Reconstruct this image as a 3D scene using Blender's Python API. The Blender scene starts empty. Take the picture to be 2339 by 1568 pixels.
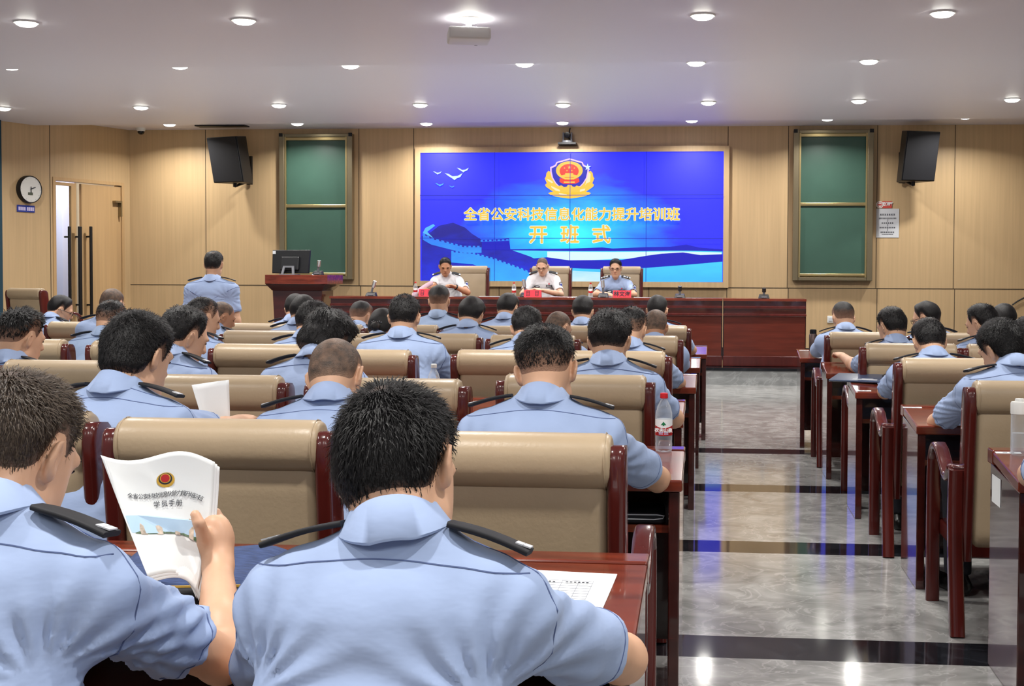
import bpy, math, random
import numpy as np
from mathutils import Vector, Matrix
random.seed(7); RNG = np.random.default_rng(7)
SC = bpy.context.scene
COL = SC.collection
# ------------------------------------------------------------------ camera
W_PX, H_PX = 2339.0, 1568.0
F_PX, PP_X, PP_Y = 3000.0, 1340.0, 735.0
CAM = np.array([0.0, 0.0, 1.42])
YAW, PITCH, ROLL = math.atan(290/3000), math.atan(103/3000), 0.0045
_f = np.array([-math.sin(YAW)*math.cos(PITCH), math.cos(YAW)*math.cos(PITCH), -math.sin(PITCH)])
_r0 = np.array([math.cos(YAW), math.sin(YAW), 0.0]); _u0 = np.cross(_r0, _f)
_r = _r0*math.cos(ROLL)+_u0*math.sin(ROLL); _u = np.cross(_r, _f)
cd = bpy.data.cameras.new('camera'); cam = bpy.data.objects.new('camera', cd); COL.objects.link(cam)
cd.sensor_fit = 'HORIZONTAL'; cd.sensor_width = 36; cd.lens = F_PX/W_PX*36
cd.shift_x = (W_PX/2-PP_X)/W_PX; cd.shift_y = (PP_Y-H_PX/2)/W_PX
cd.clip_start = 0.05; cd.clip_end = 200
m = Matrix(((_r[0], _u[0], -_f[0], CAM[0]), (_r[1], _u[1], -_f[1], CAM[1]), (_r[2], _u[2], -_f[2], CAM[2]), (0, 0, 0, 1)))
cam.matrix_world = m
SC.camera = cam
# ------------------------------------------------------------------ world, exposure
wd = bpy.data.worlds.new('world'); SC.world = wd; wd.use_nodes = True
bg = wd.node_tree.nodes['Background']; bg.inputs[0].default_value = (0.86, 0.92, 1.0, 1); bg.inputs[1].default_value = 0.3
SC.view_settings.view_transform = 'Standard'; SC.view_settings.look = 'None'
SC.view_settings.exposure = 0.0; SC.view_settings.gamma = 1.0; SC.view_settings.use_curve_mapping = False
LAMP_W = 42.0          # power of every ceiling downlight
# ------------------------------------------------------------------ measuring: a sight line of the camera met with a plane of the room
def ray(px, py):
    return _f*F_PX + _r*(px-PP_X) - _u*(py-PP_Y)
def at(px, py, Y):
    d = ray(px, py); return CAM + d*(Y/d[1])
def atz(px, py, z):
    d = ray(px, py); return CAM + d*((z-CAM[2])/d[2])
def yh(px): return 632+0.0045*(px-1630)
# ------------------------------------------------------------------ materials
MAT = {}
def lin(c): return tuple(((v/255)/12.92 if v/255 <= 0.04045 else ((v/255+0.055)/1.055)**2.4) for v in c)
def new_mat(name):
    mt = bpy.data.materials.new(name); mt.use_nodes = True; MAT[name] = mt
    nt = mt.node_tree; return mt, nt, nt.nodes['Principled BSDF']
def link(nt, a, b): nt.links.new(a, b)
def mat(name, rgb, rough=0.5, metal=0.0, coat=0.0, spec=0.5, noise=None, bump=None, trans=0.0, ior=1.45, sheen=0.0, sss=0.0):
    """plain surface; noise = (scale3, amount) varies the colour, bump = (scale3, strength) the normal"""
    mt, nt, b = new_mat(name)
    c = lin(rgb)
    b.inputs['Base Color'].default_value = (*c, 1); b.inputs['Roughness'].default_value = rough
    b.inputs['Metallic'].default_value = metal; b.inputs['Coat Weight'].default_value = coat
    b.inputs['Coat Roughness'].default_value = 0.05
    b.inputs['Specular IOR Level'].default_value = spec; b.inputs['Transmission Weight'].default_value = trans
    b.inputs['IOR'].default_value = ior; b.inputs['Sheen Weight'].default_value = sheen
    if sss: b.inputs['Subsurface Weight'].default_value = sss; b.inputs['Subsurface Radius'].default_value = (0.02, 0.008, 0.004); b.inputs['Subsurface Scale'].default_value = 0.4
    def tex(sc, det=4):
        tc = nt.nodes.new('ShaderNodeTexCoord'); mp = nt.nodes.new('ShaderNodeMapping'); mp.inputs['Scale'].default_value = sc
        nz = nt.nodes.new('ShaderNodeTexNoise'); nz.inputs['Scale'].default_value = 1.0; nz.inputs['Detail'].default_value = det
        link(nt, tc.outputs['Object'], mp.inputs[0]); link(nt, mp.outputs[0], nz.inputs['Vector']); return nz
    if noise:
        nz = tex(noise[0]); rp = nt.nodes.new('ShaderNodeValToRGB')
        a = noise[1]; hi = noise[2] if len(noise) > 2 else None
        rp.color_ramp.elements[0].position = 0.3; rp.color_ramp.elements[1].position = 0.7
        rp.color_ramp.elements[0].color = (*[v*(1-a) for v in c], 1)
        rp.color_ramp.elements[1].color = (*(lin(hi) if hi else [min(1, v*(1+a)) for v in c]), 1)
        link(nt, nz.outputs['Fac'], rp.inputs[0]); link(nt, rp.outputs[0], b.inputs['Base Color'])
    if bump:
        nz = tex(bump[0], 3); bp = nt.nodes.new('ShaderNodeBump'); bp.inputs['Strength'].default_value = bump[1]; bp.inputs['Distance'].default_value = 0.01
        link(nt, nz.outputs['Fac'], bp.inputs['Height']); link(nt, bp.outputs[0], b.inputs['Normal'])
    return mt
def emis(name, rgb, k=1.0):
    mt, nt, b = new_mat(name)
    b.inputs['Base Color'].default_value = (0.01, 0.01, 0.01, 1); b.inputs['Roughness'].default_value = 0.4
    b.inputs['Emission Color'].default_value = (*lin(rgb), 1); b.inputs['Emission Strength'].default_value = k
    return mt
mat('veneer', (197, 168, 127), 0.42, noise=((26, 26, 0.7), 0.07), bump=((180, 180, 4), 0.03))
mat('veneer_door', (194, 160, 116), 0.42, noise=((26, 26, 0.7), 0.06))
mat('groove', (70, 58, 44), 0.8)
mat('ceiling_paint', (232, 230, 242), 0.45)
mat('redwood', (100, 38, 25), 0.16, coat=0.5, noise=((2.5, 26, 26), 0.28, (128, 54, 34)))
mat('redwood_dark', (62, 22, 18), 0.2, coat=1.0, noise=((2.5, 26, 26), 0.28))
mat('redwood_chair', (78, 26, 22), 0.2, coat=0.4, noise=((14, 14, 2.5), 0.25))
mat('redwood_panel', (92, 36, 24), 0.28, coat=0.2, noise=((2.0, 20, 20), 0.25))
mat('leather', (174, 154, 126), 0.36, noise=((5, 5, 5), 0.05), bump=((90, 90, 90), 0.06))
mat('shirt_blue', (153, 172, 208), 0.75, noise=((6, 6, 6), 0.05), bump=((11, 11, 24), 0.30), sheen=0.05)
mat('shirt_grey', (152, 172, 204), 0.75, noise=((6, 6, 6), 0.05), bump=((11, 11, 24), 0.30), sheen=0.05)
mat('shirt_white', (228, 228, 232), 0.75, bump=((14, 14, 28), 0.3))
mat('seam', (88, 104, 146), 0.8)
mat('seam_white', (170, 170, 180), 0.8)
mat('trousers', (20, 22, 32), 0.85)
mat('shoe', (14, 13, 13), 0.3)
mat('skin', (208, 164, 134), 0.48, noise=((18, 18, 18), 0.07), sss=0.06)
mat('skin_pale', (216, 174, 146), 0.48, noise=((18, 18, 18), 0.06), sss=0.06)
mat('skin_tan', (184, 134, 102), 0.46, noise=((18, 18, 18), 0.07), sss=0.06)
mat('lips', (170, 100, 86), 0.4)
mat('eye_dark', (26, 20, 18), 0.2)
mat('brow', (30, 24, 22), 0.8)
mat('black', (17, 18, 22), 0.42)
mat('black_gloss', (12, 12, 15), 0.15)
mat('black_cloth', (22, 23, 29), 0.7)
mat('grey_plastic', (120, 122, 128), 0.4)
mat('silver', (205, 207, 212), 0.25, metal=0.9)
mat('rank_silver', (215, 217, 222), 0.4)
mat('gold', (188, 168, 120), 0.3, metal=0.85)
mat('bronze', (146, 134, 108), 0.34, metal=0.8)
mat('board_green', (62, 92, 80), 0.32, noise=((1.2, 1.2, 1.2), 0.12))
mat('white_plastic', (228, 228, 224), 0.4)
mat('paper', (236, 239, 240), 0.6)
mat('paper_grey', (206, 209, 214), 0.6)
mat('ink', (40, 42, 54), 0.8)
mat('ink_grey', (130, 135, 145), 0.8)
mat('navy', (38, 48, 76), 0.7, noise=((60, 10, 10), 0.2))
mat('denim', (52, 68, 108), 0.85, noise=((40, 160, 60), 0.3), bump=((30, 160, 60), 0.4))
mat('folder_navy', (62, 76, 104), 0.3)
mat('red_plate', (206, 44, 62), 0.5)
mat('red_cap', (206, 36, 44), 0.35)
mat('red_label', (176, 26, 30), 0.45)
mat('red_box', (140, 20, 28), 0.35)
mat('sign_red', (200, 76, 66), 0.5)
mat('sign_blue', (28, 52, 150), 0.5)
mat('pale_lilac', (205, 196, 232), 0.6)
mat('blue_cap', (40, 110, 200), 0.4)
mat('green_logo', (20, 120, 70), 0.5)
mat('gold_ink', (196, 156, 56), 0.5)
mat('pink_paper', (222, 190, 206), 0.7)
mat('lcd', (86, 92, 78), 0.4)
mat('sky_print', (176, 206, 232), 0.5)
mat('tree_print', (88, 112, 86), 0.5, noise=((80, 80, 80), 0.5))
mat('build_print', (190, 176, 160), 0.5, noise=((90, 90, 90), 0.4))
mat('steel_flask', (92, 78, 76), 0.3, metal=0.7)
mat('stone_cream', (226, 214, 190), 0.6)
mat('lavender_wall', (196, 196, 222), 0.6)
mat('shade_green', (70, 92, 66), 0.8, noise=((9, 9, 9), 0.5))
mat('dark_window', (50, 64, 84), 0.2)
mat('curtain_blue', (44, 70, 84), 0.9)
# clear plastic of the bottles
def clear_plastic(name, rgb, body):
    mt, nt, b = new_mat(name); b.inputs['Base Color'].default_value = (*lin(rgb), 1); b.inputs['Roughness'].default_value = .06; b.inputs['Specular IOR Level'].default_value = .8
    tr = nt.nodes.new('ShaderNodeBsdfTransparent'); tr.inputs[0].default_value = (.97, .98, .99, 1); mx = nt.nodes.new('ShaderNodeMixShader')
    lw = nt.nodes.new('ShaderNodeLayerWeight'); lw.inputs[0].default_value = .35; mp = nt.nodes.new('ShaderNodeMapRange'); mp.inputs[3].default_value = body; mp.inputs[4].default_value = .75
    link(nt, lw.outputs['Facing'], mp.inputs[0]); link(nt, mp.outputs[0], mx.inputs[0]); link(nt, tr.outputs[0], mx.inputs[1]); link(nt, b.outputs[0], mx.inputs[2]); link(nt, mx.outputs[0], nt.nodes['Material Output'].inputs[0])
clear_plastic('bottle_clear', (225, 232, 240), .12); clear_plastic('water_clear', (215, 225, 235), .08)
# hair: density attribute lets the scalp show where the hair is short
def hair_mat(name, dark, scalp, rough=0.5, amp=0.5):
    mt, nt, b = new_mat(name)
    b.inputs['Roughness'].default_value = rough; b.inputs['Specular IOR Level'].default_value = 0.35
    at_ = nt.nodes.new('ShaderNodeAttribute'); at_.attribute_name = 'hair_cover'
    tc = nt.nodes.new('ShaderNodeTexCoord'); nz = nt.nodes.new('ShaderNodeTexNoise'); nz.inputs['Scale'].default_value = 45; nz.inputs['Detail'].default_value = 5
    link(nt, tc.outputs['Object'], nz.inputs['Vector'])
    ma = nt.nodes.new('ShaderNodeMath'); ma.operation = 'MULTIPLY_ADD'; ma.inputs[1].default_value = amp; ma.inputs[2].default_value = -amp*.5
    link(nt, nz.outputs['Fac'], ma.inputs[0])
    ad = nt.nodes.new('ShaderNodeMath'); ad.operation = 'ADD'; ad.use_clamp = True
    link(nt, at_.outputs['Fac'], ad.inputs[0]); link(nt, ma.outputs[0], ad.inputs[1])
    mx = nt.nodes.new('ShaderNodeMix'); mx.data_type = 'RGBA'
    mx.inputs[6].default_value = (*lin(scalp), 1); mx.inputs[7].default_value = (*lin(dark), 1)
    link(nt, ad.outputs[0], mx.inputs[0]); link(nt, mx.outputs[2], b.inputs['Base Color'])
    bp = nt.nodes.new('ShaderNodeBump'); bp.inputs['Strength'].default_value = 0.5; bp.inputs['Distance'].default_value = 0.004
    n2 = nt.nodes.new('ShaderNodeTexNoise'); n2.inputs['Scale'].default_value = 260; link(nt, tc.outputs['Object'], n2.inputs['Vector'])
    link(nt, n2.outputs['Fac'], bp.inputs['Height']); link(nt, bp.outputs[0], b.inputs['Normal'])
hair_mat('hair_black', (21, 19, 20), (158, 120, 98))
hair_mat('hair_brown', (66, 55, 48), (150, 116, 98))
hair_mat('hair_buzz', (52, 46, 42), (172, 134, 108), .5, 0.75)
mat('strand_black', (17, 16, 17), 0.5, spec=0.25)
mat('strand_brown', (72, 61, 51), 0.5, spec=0.25)
# polished marble
def marble(name, base, vein, rough, sc):
    mt, nt, b = new_mat(name)
    b.inputs['Roughness'].default_value = rough; b.inputs['Specular IOR Level'].default_value = 0.6 if base[0] > 60 else 0.25
    tc = nt.nodes.new('ShaderNodeTexCoord')
    n1 = nt.nodes.new('ShaderNodeTexNoise'); n1.inputs['Scale'].default_value = sc; n1.inputs['Detail'].default_value = 8; n1.inputs['Distortion'].default_value = 1.4
    n2 = nt.nodes.new('ShaderNodeTexNoise'); n2.inputs['Scale'].default_value = sc*0.8; n2.inputs['Detail'].default_value = 9; n2.inputs['Distortion'].default_value = 2.6
    for n in (n1, n2): link(nt, tc.outputs['Object'], n.inputs['Vector'])
    r1 = nt.nodes.new('ShaderNodeValToRGB'); r1.color_ramp.elements[0].color = (*lin([v*0.82 for v in base]), 1); r1.color_ramp.elements[1].color = (*lin([min(255, v*1.16) for v in base]), 1)
    r1.color_ramp.elements[0].position = 0.3; r1.color_ramp.elements[1].position = 0.7
    link(nt, n1.outputs['Fac'], r1.inputs[0])
    r2 = nt.nodes.new('ShaderNodeValToRGB'); e = r2.color_ramp.elements
    e[0].position = 0.47; e[0].color = (0, 0, 0, 1); e[1].position = 0.5; e[1].color = (1, 1, 1, 1)
    e2 = e.new(0.53); e2.color = (0, 0, 0, 1)
    link(nt, n2.outputs['Fac'], r2.inputs[0])
    ml = nt.nodes.new('ShaderNodeMath'); ml.operation = 'MULTIPLY'; ml.inputs[1].default_value = 0.45; link(nt, r2.outputs[0], ml.inputs[0])
    mx = nt.nodes.new('ShaderNodeMix'); mx.data_type = 'RGBA'; mx.inputs[7].default_value = (*lin(vein), 1)
    link(nt, ml.outputs[0], mx.inputs[0]); link(nt, r1.outputs[0], mx.inputs[6]); link(nt, mx.outputs[2], b.inputs['Base Color'])
marble('marble_grey', (152, 152, 150), (196, 196, 193), 0.10, 3.6)
marble('marble_black', (26, 27, 31), (50, 52, 58), 0.06, 2.0)
marble('marble_riser', (140, 142, 142), (180, 182, 182), 0.14, 2.2)
emis('lamp_white', (255, 253, 242), 16.0)
# ------------------------------------------------------------------ mesh helpers
class MB:
    """collects shapes of ONE part; build() links them as one mesh object"""
    def __init__(s): s.v = []; s.f = []; s.mi = []
    def add(s, vs, fs, mi=0):
        o = len(s.v); s.v += [tuple(map(float, p)) for p in vs]; s.f += [tuple(i+o for i in f) for f in fs]; s.mi += [mi]*len(fs); return s
    def box(s, lo, hi, mi=0):
        x0, y0, z0 = lo; x1, y1, z1 = hi
        return s.add([(x0, y0, z0), (x1, y0, z0), (x1, y1, z0), (x0, y1, z0), (x0, y0, z1), (x1, y0, z1), (x1, y1, z1), (x0, y1, z1)],
              [(3, 2, 1, 0), (4, 5, 6, 7), (0, 1, 5, 4), (1, 2, 6, 5), (2, 3, 7, 6), (3, 0, 4, 7)], mi)
    def rbox(s, lo, hi, r, n=3, mi=0):
        """box with all edges rounded (superellipsoid-free: offset sphere grid)"""
        lo = np.array(lo, float); hi = np.array(hi, float); r = min(r, *(0.499*(hi-lo)))
        c = (lo+hi)/2; hlf = (hi-lo)/2-r
        m_ = 2*n+2
        # unit cube-sphere style grid per face
        ts = np.concatenate([np.linspace(-1, 0, n+1)-0, np.linspace(0, 1, n+1)])
        base = np.concatenate([-np.ones(n+1), np.ones(n+1)])
        for ax in range(3):
            for sg in (-1, 1):
                b_, c_ = (ax+1) % 3, (ax+2) % 3
                vs = []
                for i in range(m_):
                    for j in range(m_):
                        q = np.zeros(3); q[ax] = sg
                        q[b_] = math.tan(ts[i]*math.pi/4) if True else ts[i]
                        q[c_] = math.tan(ts[j]*math.pi/4)
                        # corners only: collapse the middle
                        q[b_] = (ts[i]-base[i]*0) ; q[c_] = ts[j]
                        bi = -1 if i <= n else 1; bj = -1 if j <= n else 1
                        d = np.zeros(3); d[ax] = 1.0*sg
                        ti = (ts[i] if bi > 0 else ts[i]); tj = ts[j]
                        d[b_] = math.tan(abs(ti)*math.pi/4)*bi if abs(ti) > 0 else 0
                        d[c_] = math.tan(abs(tj)*math.pi/4)*bj if abs(tj) > 0 else 0
                        d /= np.linalg.norm(d)
                        e = np.zeros(3); e[ax] = sg*hlf[ax]; e[b_] = bi*hlf[b_]; e[c_] = bj*hlf[c_]
                        vs.append(c+e+d*r)
                fs = []
                for i in range(m_-1):
                    for j in range(m_-1):
                        q4 = (i*m_+j, (i+1)*m_+j, (i+1)*m_+j+1, i*m_+j+1)
                        fs.append(q4 if sg > 0 else q4[::-1])
                s.add(vs, fs, mi)
        return s
    def sweep(s, path, prof, up=(0, 0, 1), mi=0, cap=True, closed=False):
        """profile (list of (a,b)) swept along a path of points; a along the side, b along the normal"""
        P = [np.array(p, float) for p in path]; n = len(P); vs = []
        up = np.array(up, float)
        for i in range(n):
            t = (P[(i+1) % n]-P[i-1]) if closed else P[min(i+1, n-1)]-P[max(i-1, 0)]
            t = t/(np.linalg.norm(t)+1e-12)
            a = np.cross(t, up); a = a/(np.linalg.norm(a)+1e-12); b = np.cross(a, t)
            for (u, w) in (prof(i/(n-1)) if callable(prof) else prof): vs.append(P[i]+a*u+b*w)
        k = len(vs)//n; fs = []
        for i in range(n if closed else n-1):
            for j in range(k):
                fs.append((i*k+j, i*k+(j+1) % k, ((i+1) % n)*k+(j+1) % k, ((i+1) % n)*k+j))
        if cap and not closed: fs += [tuple(range(k))[::-1], tuple((n-1)*k+j for j in range(k))]
        return s.add(vs, fs, mi)
    def tube(s, path, r, n=8, mi=0, closed=False):
        up = (0, 0, 1)
        d = np.array(path[-1], float)-np.array(path[0], float)
        if abs(d[2]) > 0.9*np.linalg.norm(d): up = (0, 1, 0)
        fr = r if callable(r) else (lambda t: r)
        return s.sweep(path, lambda t: [(math.cos(2*math.pi*j/n)*fr(t), math.sin(2*math.pi*j/n)*fr(t)) for j in range(n)], up, mi, True, closed)
    def lathe(s, prof, c=(0, 0, 0), n=24, mi=0, axis='z', smooth=True):
        vs = []; k = len(prof)
        for i in range(n):
            a = 2*math.pi*i/n
            for (r, z) in prof:
                if axis == 'z': vs.append((c[0]+r*math.cos(a), c[1]+r*math.sin(a), c[2]+z))
                elif axis == 'y': vs.append((c[0]+r*math.cos(a), c[1]+z, c[2]+r*math.sin(a)))
                else: vs.append((c[0]+z, c[1]+r*math.cos(a), c[2]+r*math.sin(a)))
        fs = []
        for i in range(n):
            for j in range(k-1):
                q = (i*k+j, ((i+1) % n)*k+j, ((i+1) % n)*k+j+1, i*k+j+1)
                fs.append(q if axis != 'y' else q[::-1])
        return s.add(vs, fs, mi)
    def prism(s, poly, y0, y1, mi=0):
        """polygon in (x, z) made solid between y0 (near) and y1 (far)"""
        n = len(poly); vs = [(x, y0, z) for x, z in poly]+[(x, y1, z) for x, z in poly]
        fs = [tuple(range(n)), tuple(range(2*n-1, n-1, -1))]+[(i, i+n, (i+1) % n+n, (i+1) % n) for i in range(n)]
        return s.add(vs, fs, mi)
    def hexa(s, b, t, mi=0):
        return s.add(list(b)+list(t), [(3, 2, 1, 0), (4, 5, 6, 7), (0, 1, 5, 4), (1, 2, 6, 5), (2, 3, 7, 6), (3, 0, 4, 7)], mi)
    def build(s, name, mats, parent=None, smooth=False, angle=40, bevel=0):
        me = bpy.data.meshes.new(name); me.from_pydata(s.v, [], s.f)
        mats = mats if isinstance(mats, (list, tuple)) else [mats]
        for mm in mats: me.materials.append(MAT[mm])
        if len(mats) > 1: me.polygons.foreach_set('material_index', s.mi)
        o = bpy.data.objects.new(name, me); COL.objects.link(o)
        if smooth:
            me.shade_smooth()
            me.set_sharp_from_angle(angle=math.radians(angle))
        if bevel:
            bv = o.modifiers.new('bevel', 'BEVEL'); bv.width = bevel; bv.segments = 2; bv.limit_method = 'ANGLE'; bv.angle_limit = math.radians(50)
        if parent: o.parent = parent
        me.update()
        return o
def np_mesh(name, V, Fq, material, parent=None, attr=None):
    me = bpy.data.meshes.new(name); n, mq = len(V), len(Fq)
    me.vertices.add(n); me.vertices.foreach_set('co', np.ascontiguousarray(V, np.float32).ravel())
    k = Fq.shape[1]
    me.loops.add(mq*k); me.loops.foreach_set('vertex_index', np.ascontiguousarray(Fq, np.int32).ravel())
    me.polygons.add(mq); me.polygons.foreach_set('loop_start', np.arange(0, mq*k, k, dtype=np.int32))
    try: me.polygons.foreach_set('loop_total', np.full(mq, k, np.int32))
    except Exception: pass
    me.update(calc_edges=True); me.validate()
    me.materials.append(MAT[material]); me.shade_smooth()
    if attr is not None:
        a = me.attributes.new('hair_cover', 'FLOAT', 'POINT'); a.data.foreach_set('value', np.ascontiguousarray(attr, np.float32))
    o = bpy.data.objects.new(name, me); COL.objects.link(o)
    if parent: o.parent = parent
    return o
def tag(o, label=None, cat=None, group=None, kind=None):
    if label: o['label'] = label
    if cat: o['category'] = cat
    if group: o['group'] = group
    if kind: o['kind'] = kind
    return o
def thing(name, label, cat, loc=(0, 0, 0), rotz=0.0, group=None):
    o = bpy.data.objects.new(name, None); COL.objects.link(o); o.empty_display_size = 0.1
    o.location = tuple(map(float, loc)); o.rotation_euler = (0, 0, rotz)
    return tag(o, label, cat, group)
def struct(o): o['kind'] = 'structure'; return o
def copy_tree(o, parent=None):
    c = o.copy(); COL.objects.link(c)
    if parent: c.parent = parent
    for ch in list(o.children): copy_tree(ch, c)
    return c
def text(name, body, size, loc, material, parent=None, rot=(math.pi/2, 0, 0), offset=0.0, extrude=0.0005, spacing=1.0):
    cu = bpy.data.curves.new(name, 'FONT'); cu.body = body; cu.size = size; cu.align_x = 'CENTER'; cu.align_y = 'CENTER'
    cu.offset = offset; cu.extrude = extrude; cu.space_character = spacing; cu.resolution_u = 2
    cu.materials.append(MAT[material])
    o = bpy.data.objects.new(name, cu); COL.objects.link(o); o.location = tuple(map(float, loc)); o.rotation_euler = rot
    if parent: o.parent = parent
    return o
ORD = ['first', 'second', 'third', 'fourth', 'fifth', 'sixth', 'seventh', 'eighth', 'ninth', 'tenth', 'eleventh']
def rounded_profile(w, h, r, n=4):
    out = []
    for cx, cy, a0 in ((w/2-r, h/2-r, 0), (-w/2+r, h/2-r, 90), (-w/2+r, -h/2+r, 180), (w/2-r, -h/2+r, 270)):
        for k in range(n+1):
            a = math.radians(a0+90*k/n); out.append((cx+r*math.cos(a), cy+r*math.sin(a)))
    return out
# ================================================================== the hall
YW = 20.5
ZC = at(1300, 291, YW)[2]; Y2 = 18.75; ZB = at(1170, 279, Y2)[2]; Y1 = 12.9; ZA = at(1170, 146, Y1)[2]
YP = 1.42*3000/(878-yh(1720)); ZP = at(1720, 841, YP)[2]
XR = 6.6; XL = -13.5; YB = -3.5
# floor: grey marble crossed by black bands
fl = MB(); bands = [1.13, 3.08, 5.03, 6.92, 8.86, 10.76]; y = YB
for b_ in bands:
    fl.box((XL, y, -0.1), (XR, b_-0.15, 0), 0); fl.box((XL, b_-0.15, -0.1), (XR, b_+0.15, 0), 1); y = b_+0.15
fl.box((XL, y, -0.1), (XR, YW+0.3, 0), 0)
struct(fl.build('floor', ['marble_grey', 'marble_black']))
pl = MB(); pl.box((XL+1, YP, 0), (XR, YW, ZP-0.04), 0); pl.box((XL+1, YP-0.015, ZP-0.04), (XR, YW, ZP), 1)
struct(tag(pl.build('floor_upper', ['marble_riser', 'marble_black'])))
# stepped ceiling
# front wall with its panel joints
def fw(px, py): p = at(px, py, YW); return p[0], p[2]
XC = fw(297, 500)[0]
w_ = MB(); w_.box((XC, YW, 0), (XR, YW+0.2, ZC+0.1), 0)
G = 0.006
ZJ = fw(1170, 655)[1]
w_.box((XC, YW-0.003, ZJ-G), (XR, YW, ZJ+G), 1)
for px in (470, 820, 945, 1662, 1800, 2003, 2180):
    x = fw(px, 450)[0]; w_.box((x-G*0.8, YW-0.003, ZJ), (x+G*0.8, YW, ZC), 1)
for px in (470, 638, 824, 1140, 1303, 1482, 1660, 1800, 2003, 2180):
    x = fw(px, 690)[0]; w_.box((x-G*0.8, YW-0.003, ZP), (x+G*0.8, YW, ZJ), 1)
struct(w_.build('wall_front', ['veneer', 'groove']))
bb = MB(); bb.box((XC, YW-0.012, ZP), (XR, YW, ZP+0.1)); struct(bb.build('baseboard_front', 'black'))
r_ = MB(); r_.box((XR, YB, 0), (XR+0.2, YW+0.2, 0.9)); r_.box((XR, YB, 3.0), (XR+0.2, YW+0.2, ZC+0.1))
for a in (YB, 1.5, 6.5, 11.5, 16.0): r_.box((XR, a, 0.9), (XR+0.2, a+(1.2 if a < 16 else YW-a), 3.0))  # wall out of view; openings added to let world light in
struct(r_.build('wall_right', 'veneer'))
# angled wall with the doors
dv = ray(2800, 700); dv[2] = 0; dv /= np.linalg.norm(dv)
CORN = np.array([XC, YW, 0.0]); LROT = math.atan2(dv[1], dv[0]); LN = np.array([-dv[1], dv[0], 0])   # LN points out of the room
def wl(px, py, off=0.0):
    d = ray(px, py); t = np.dot(CORN-LN*off-CAM, LN)/np.dot(d, LN); p = CAM+d*t
    return float(np.dot(p-CORN, dv)), float(p[2])
def wl_loc(x, z=0.0, off=0.0): return CORN+dv*x-LN*off+np.array([0, 0, z])
dx0, dtop = wl(126, 412); dx1, _ = wl(277, 416)
wm = MB(); xl = -9.0
wm.box((xl, 0, 0), (dx0, 0.16, ZC+0.1)); wm.box((dx1, 0, 0), (0.03, 0.16, ZC+0.1)); wm.box((dx0, 0, dtop), (dx1, 0.16, ZC+0.1))
for px in (2, 114): x = wl(px, 400)[0]; wm.box((x-0.005, -0.003, 0), (x+0.005, 0, ZC), 1)
o = struct(wm.build('wall_left', ['veneer', 'groove'])); o.location = CORN; o.rotation_euler = (0, 0, LROT)
# stepped ceiling, cut along the angled wall
def wx(y): return CORN[0]+dv[0]/dv[1]*(y-CORN[1])
c_ = MB()
def slab(y0, y1, z):
    xa, xb = max(XL, wx(y0))-.1, max(XL, wx(min(y1, YW)))-.1
    c_.add([(xa, y0, z), (XR, y0, z), (XR, y1, z), (xb, y1, z), (xa, y0, ZC+.5), (XR, y0, ZC+.5), (XR, y1, ZC+.5), (xb, y1, ZC+.5)], [(3, 2, 1, 0), (4, 5, 6, 7), (0, 1, 5, 4), (1, 2, 6, 5), (2, 3, 7, 6), (3, 0, 4, 7)])
slab(YB, Y1, ZA); slab(Y1, Y2, ZB); slab(Y2, YW+.1, ZC)
struct(c_.build('ceiling', 'ceiling_paint'))
# double door
gx0, gx1 = wl(131, 550)[0], wl(166, 550)[0]; s0, s1 = wl(177, 550)[0], wl(189, 550)[0]; gz1 = wl(148, 424)[1]
dr = struct(thing('door_1', None, None, CORN, LROT))
d_ = MB(); F = 0.03
d_.box((dx0, 0.02, 0), (gx0, 0.07, dtop-0.02)); d_.box((gx1, 0.02, 0), (s0, 0.07, dtop-0.02)); d_.box((gx0, 0.02, gz1), (gx1, 0.07, dtop-0.02)); d_.box((gx0, 0.02, 0), (gx1, 0.07, 0.25))
dl = struct(d_.build('door_leaf', 'veneer_door', dr))
d_ = MB(); d_.box((s1, 0.02, 0), (dx1, 0.07, dtop-0.02)); struct(d_.build('door_leaf', 'veneer_door', dr))
d_ = MB(); d_.box((gx0, 0.042, 0.25), (gx1, 0.048, gz1)); mat('door_glass', (235, 242, 246), 0.02, trans=1.0, ior=1.05)
struct(d_.build('door_glass', 'door_glass', dr))
d_ = MB()
for a, b in (((dx0-0.05, dtop), (dx1+0.05, dtop+0.05)), ((dx1, 0), (dx1+0.05, dtop)), ((dx0-0.05, 0), (dx0, dtop))):
    d_.box((a[0], -0.012, a[1]), (b[0], 0, b[1]))
struct(d_.build('door_frame', 'veneer_door', dr))
for px, w2 in ((160, .022), (184, .030), (209, .022)):
    x = wl(px, 600, 0.08)[0]; za = wl(px, 518)[1]; zb = wl(px, 720)[1]; h = MB()
    h.rbox((x-w2, -0.09, zb), (x+w2, -0.055, za), 0.01)
    for z in (za-0.16, zb+0.16): h.tube([(x, -0.07, z), (x, 0.03, z)], 0.014)
    struct(h.build('door_handle', 'black', dr, True))
h = MB(); x, z = wl(272, 464); h.box((x-0.12, -0.05, z), (x+0.02, 0.02, z+0.03)); h.box((x-0.005, -0.05, z-0.22), (x+0.02, 0.02, z)); struct(h.build('door_hinge', 'bronze', dr))
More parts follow.
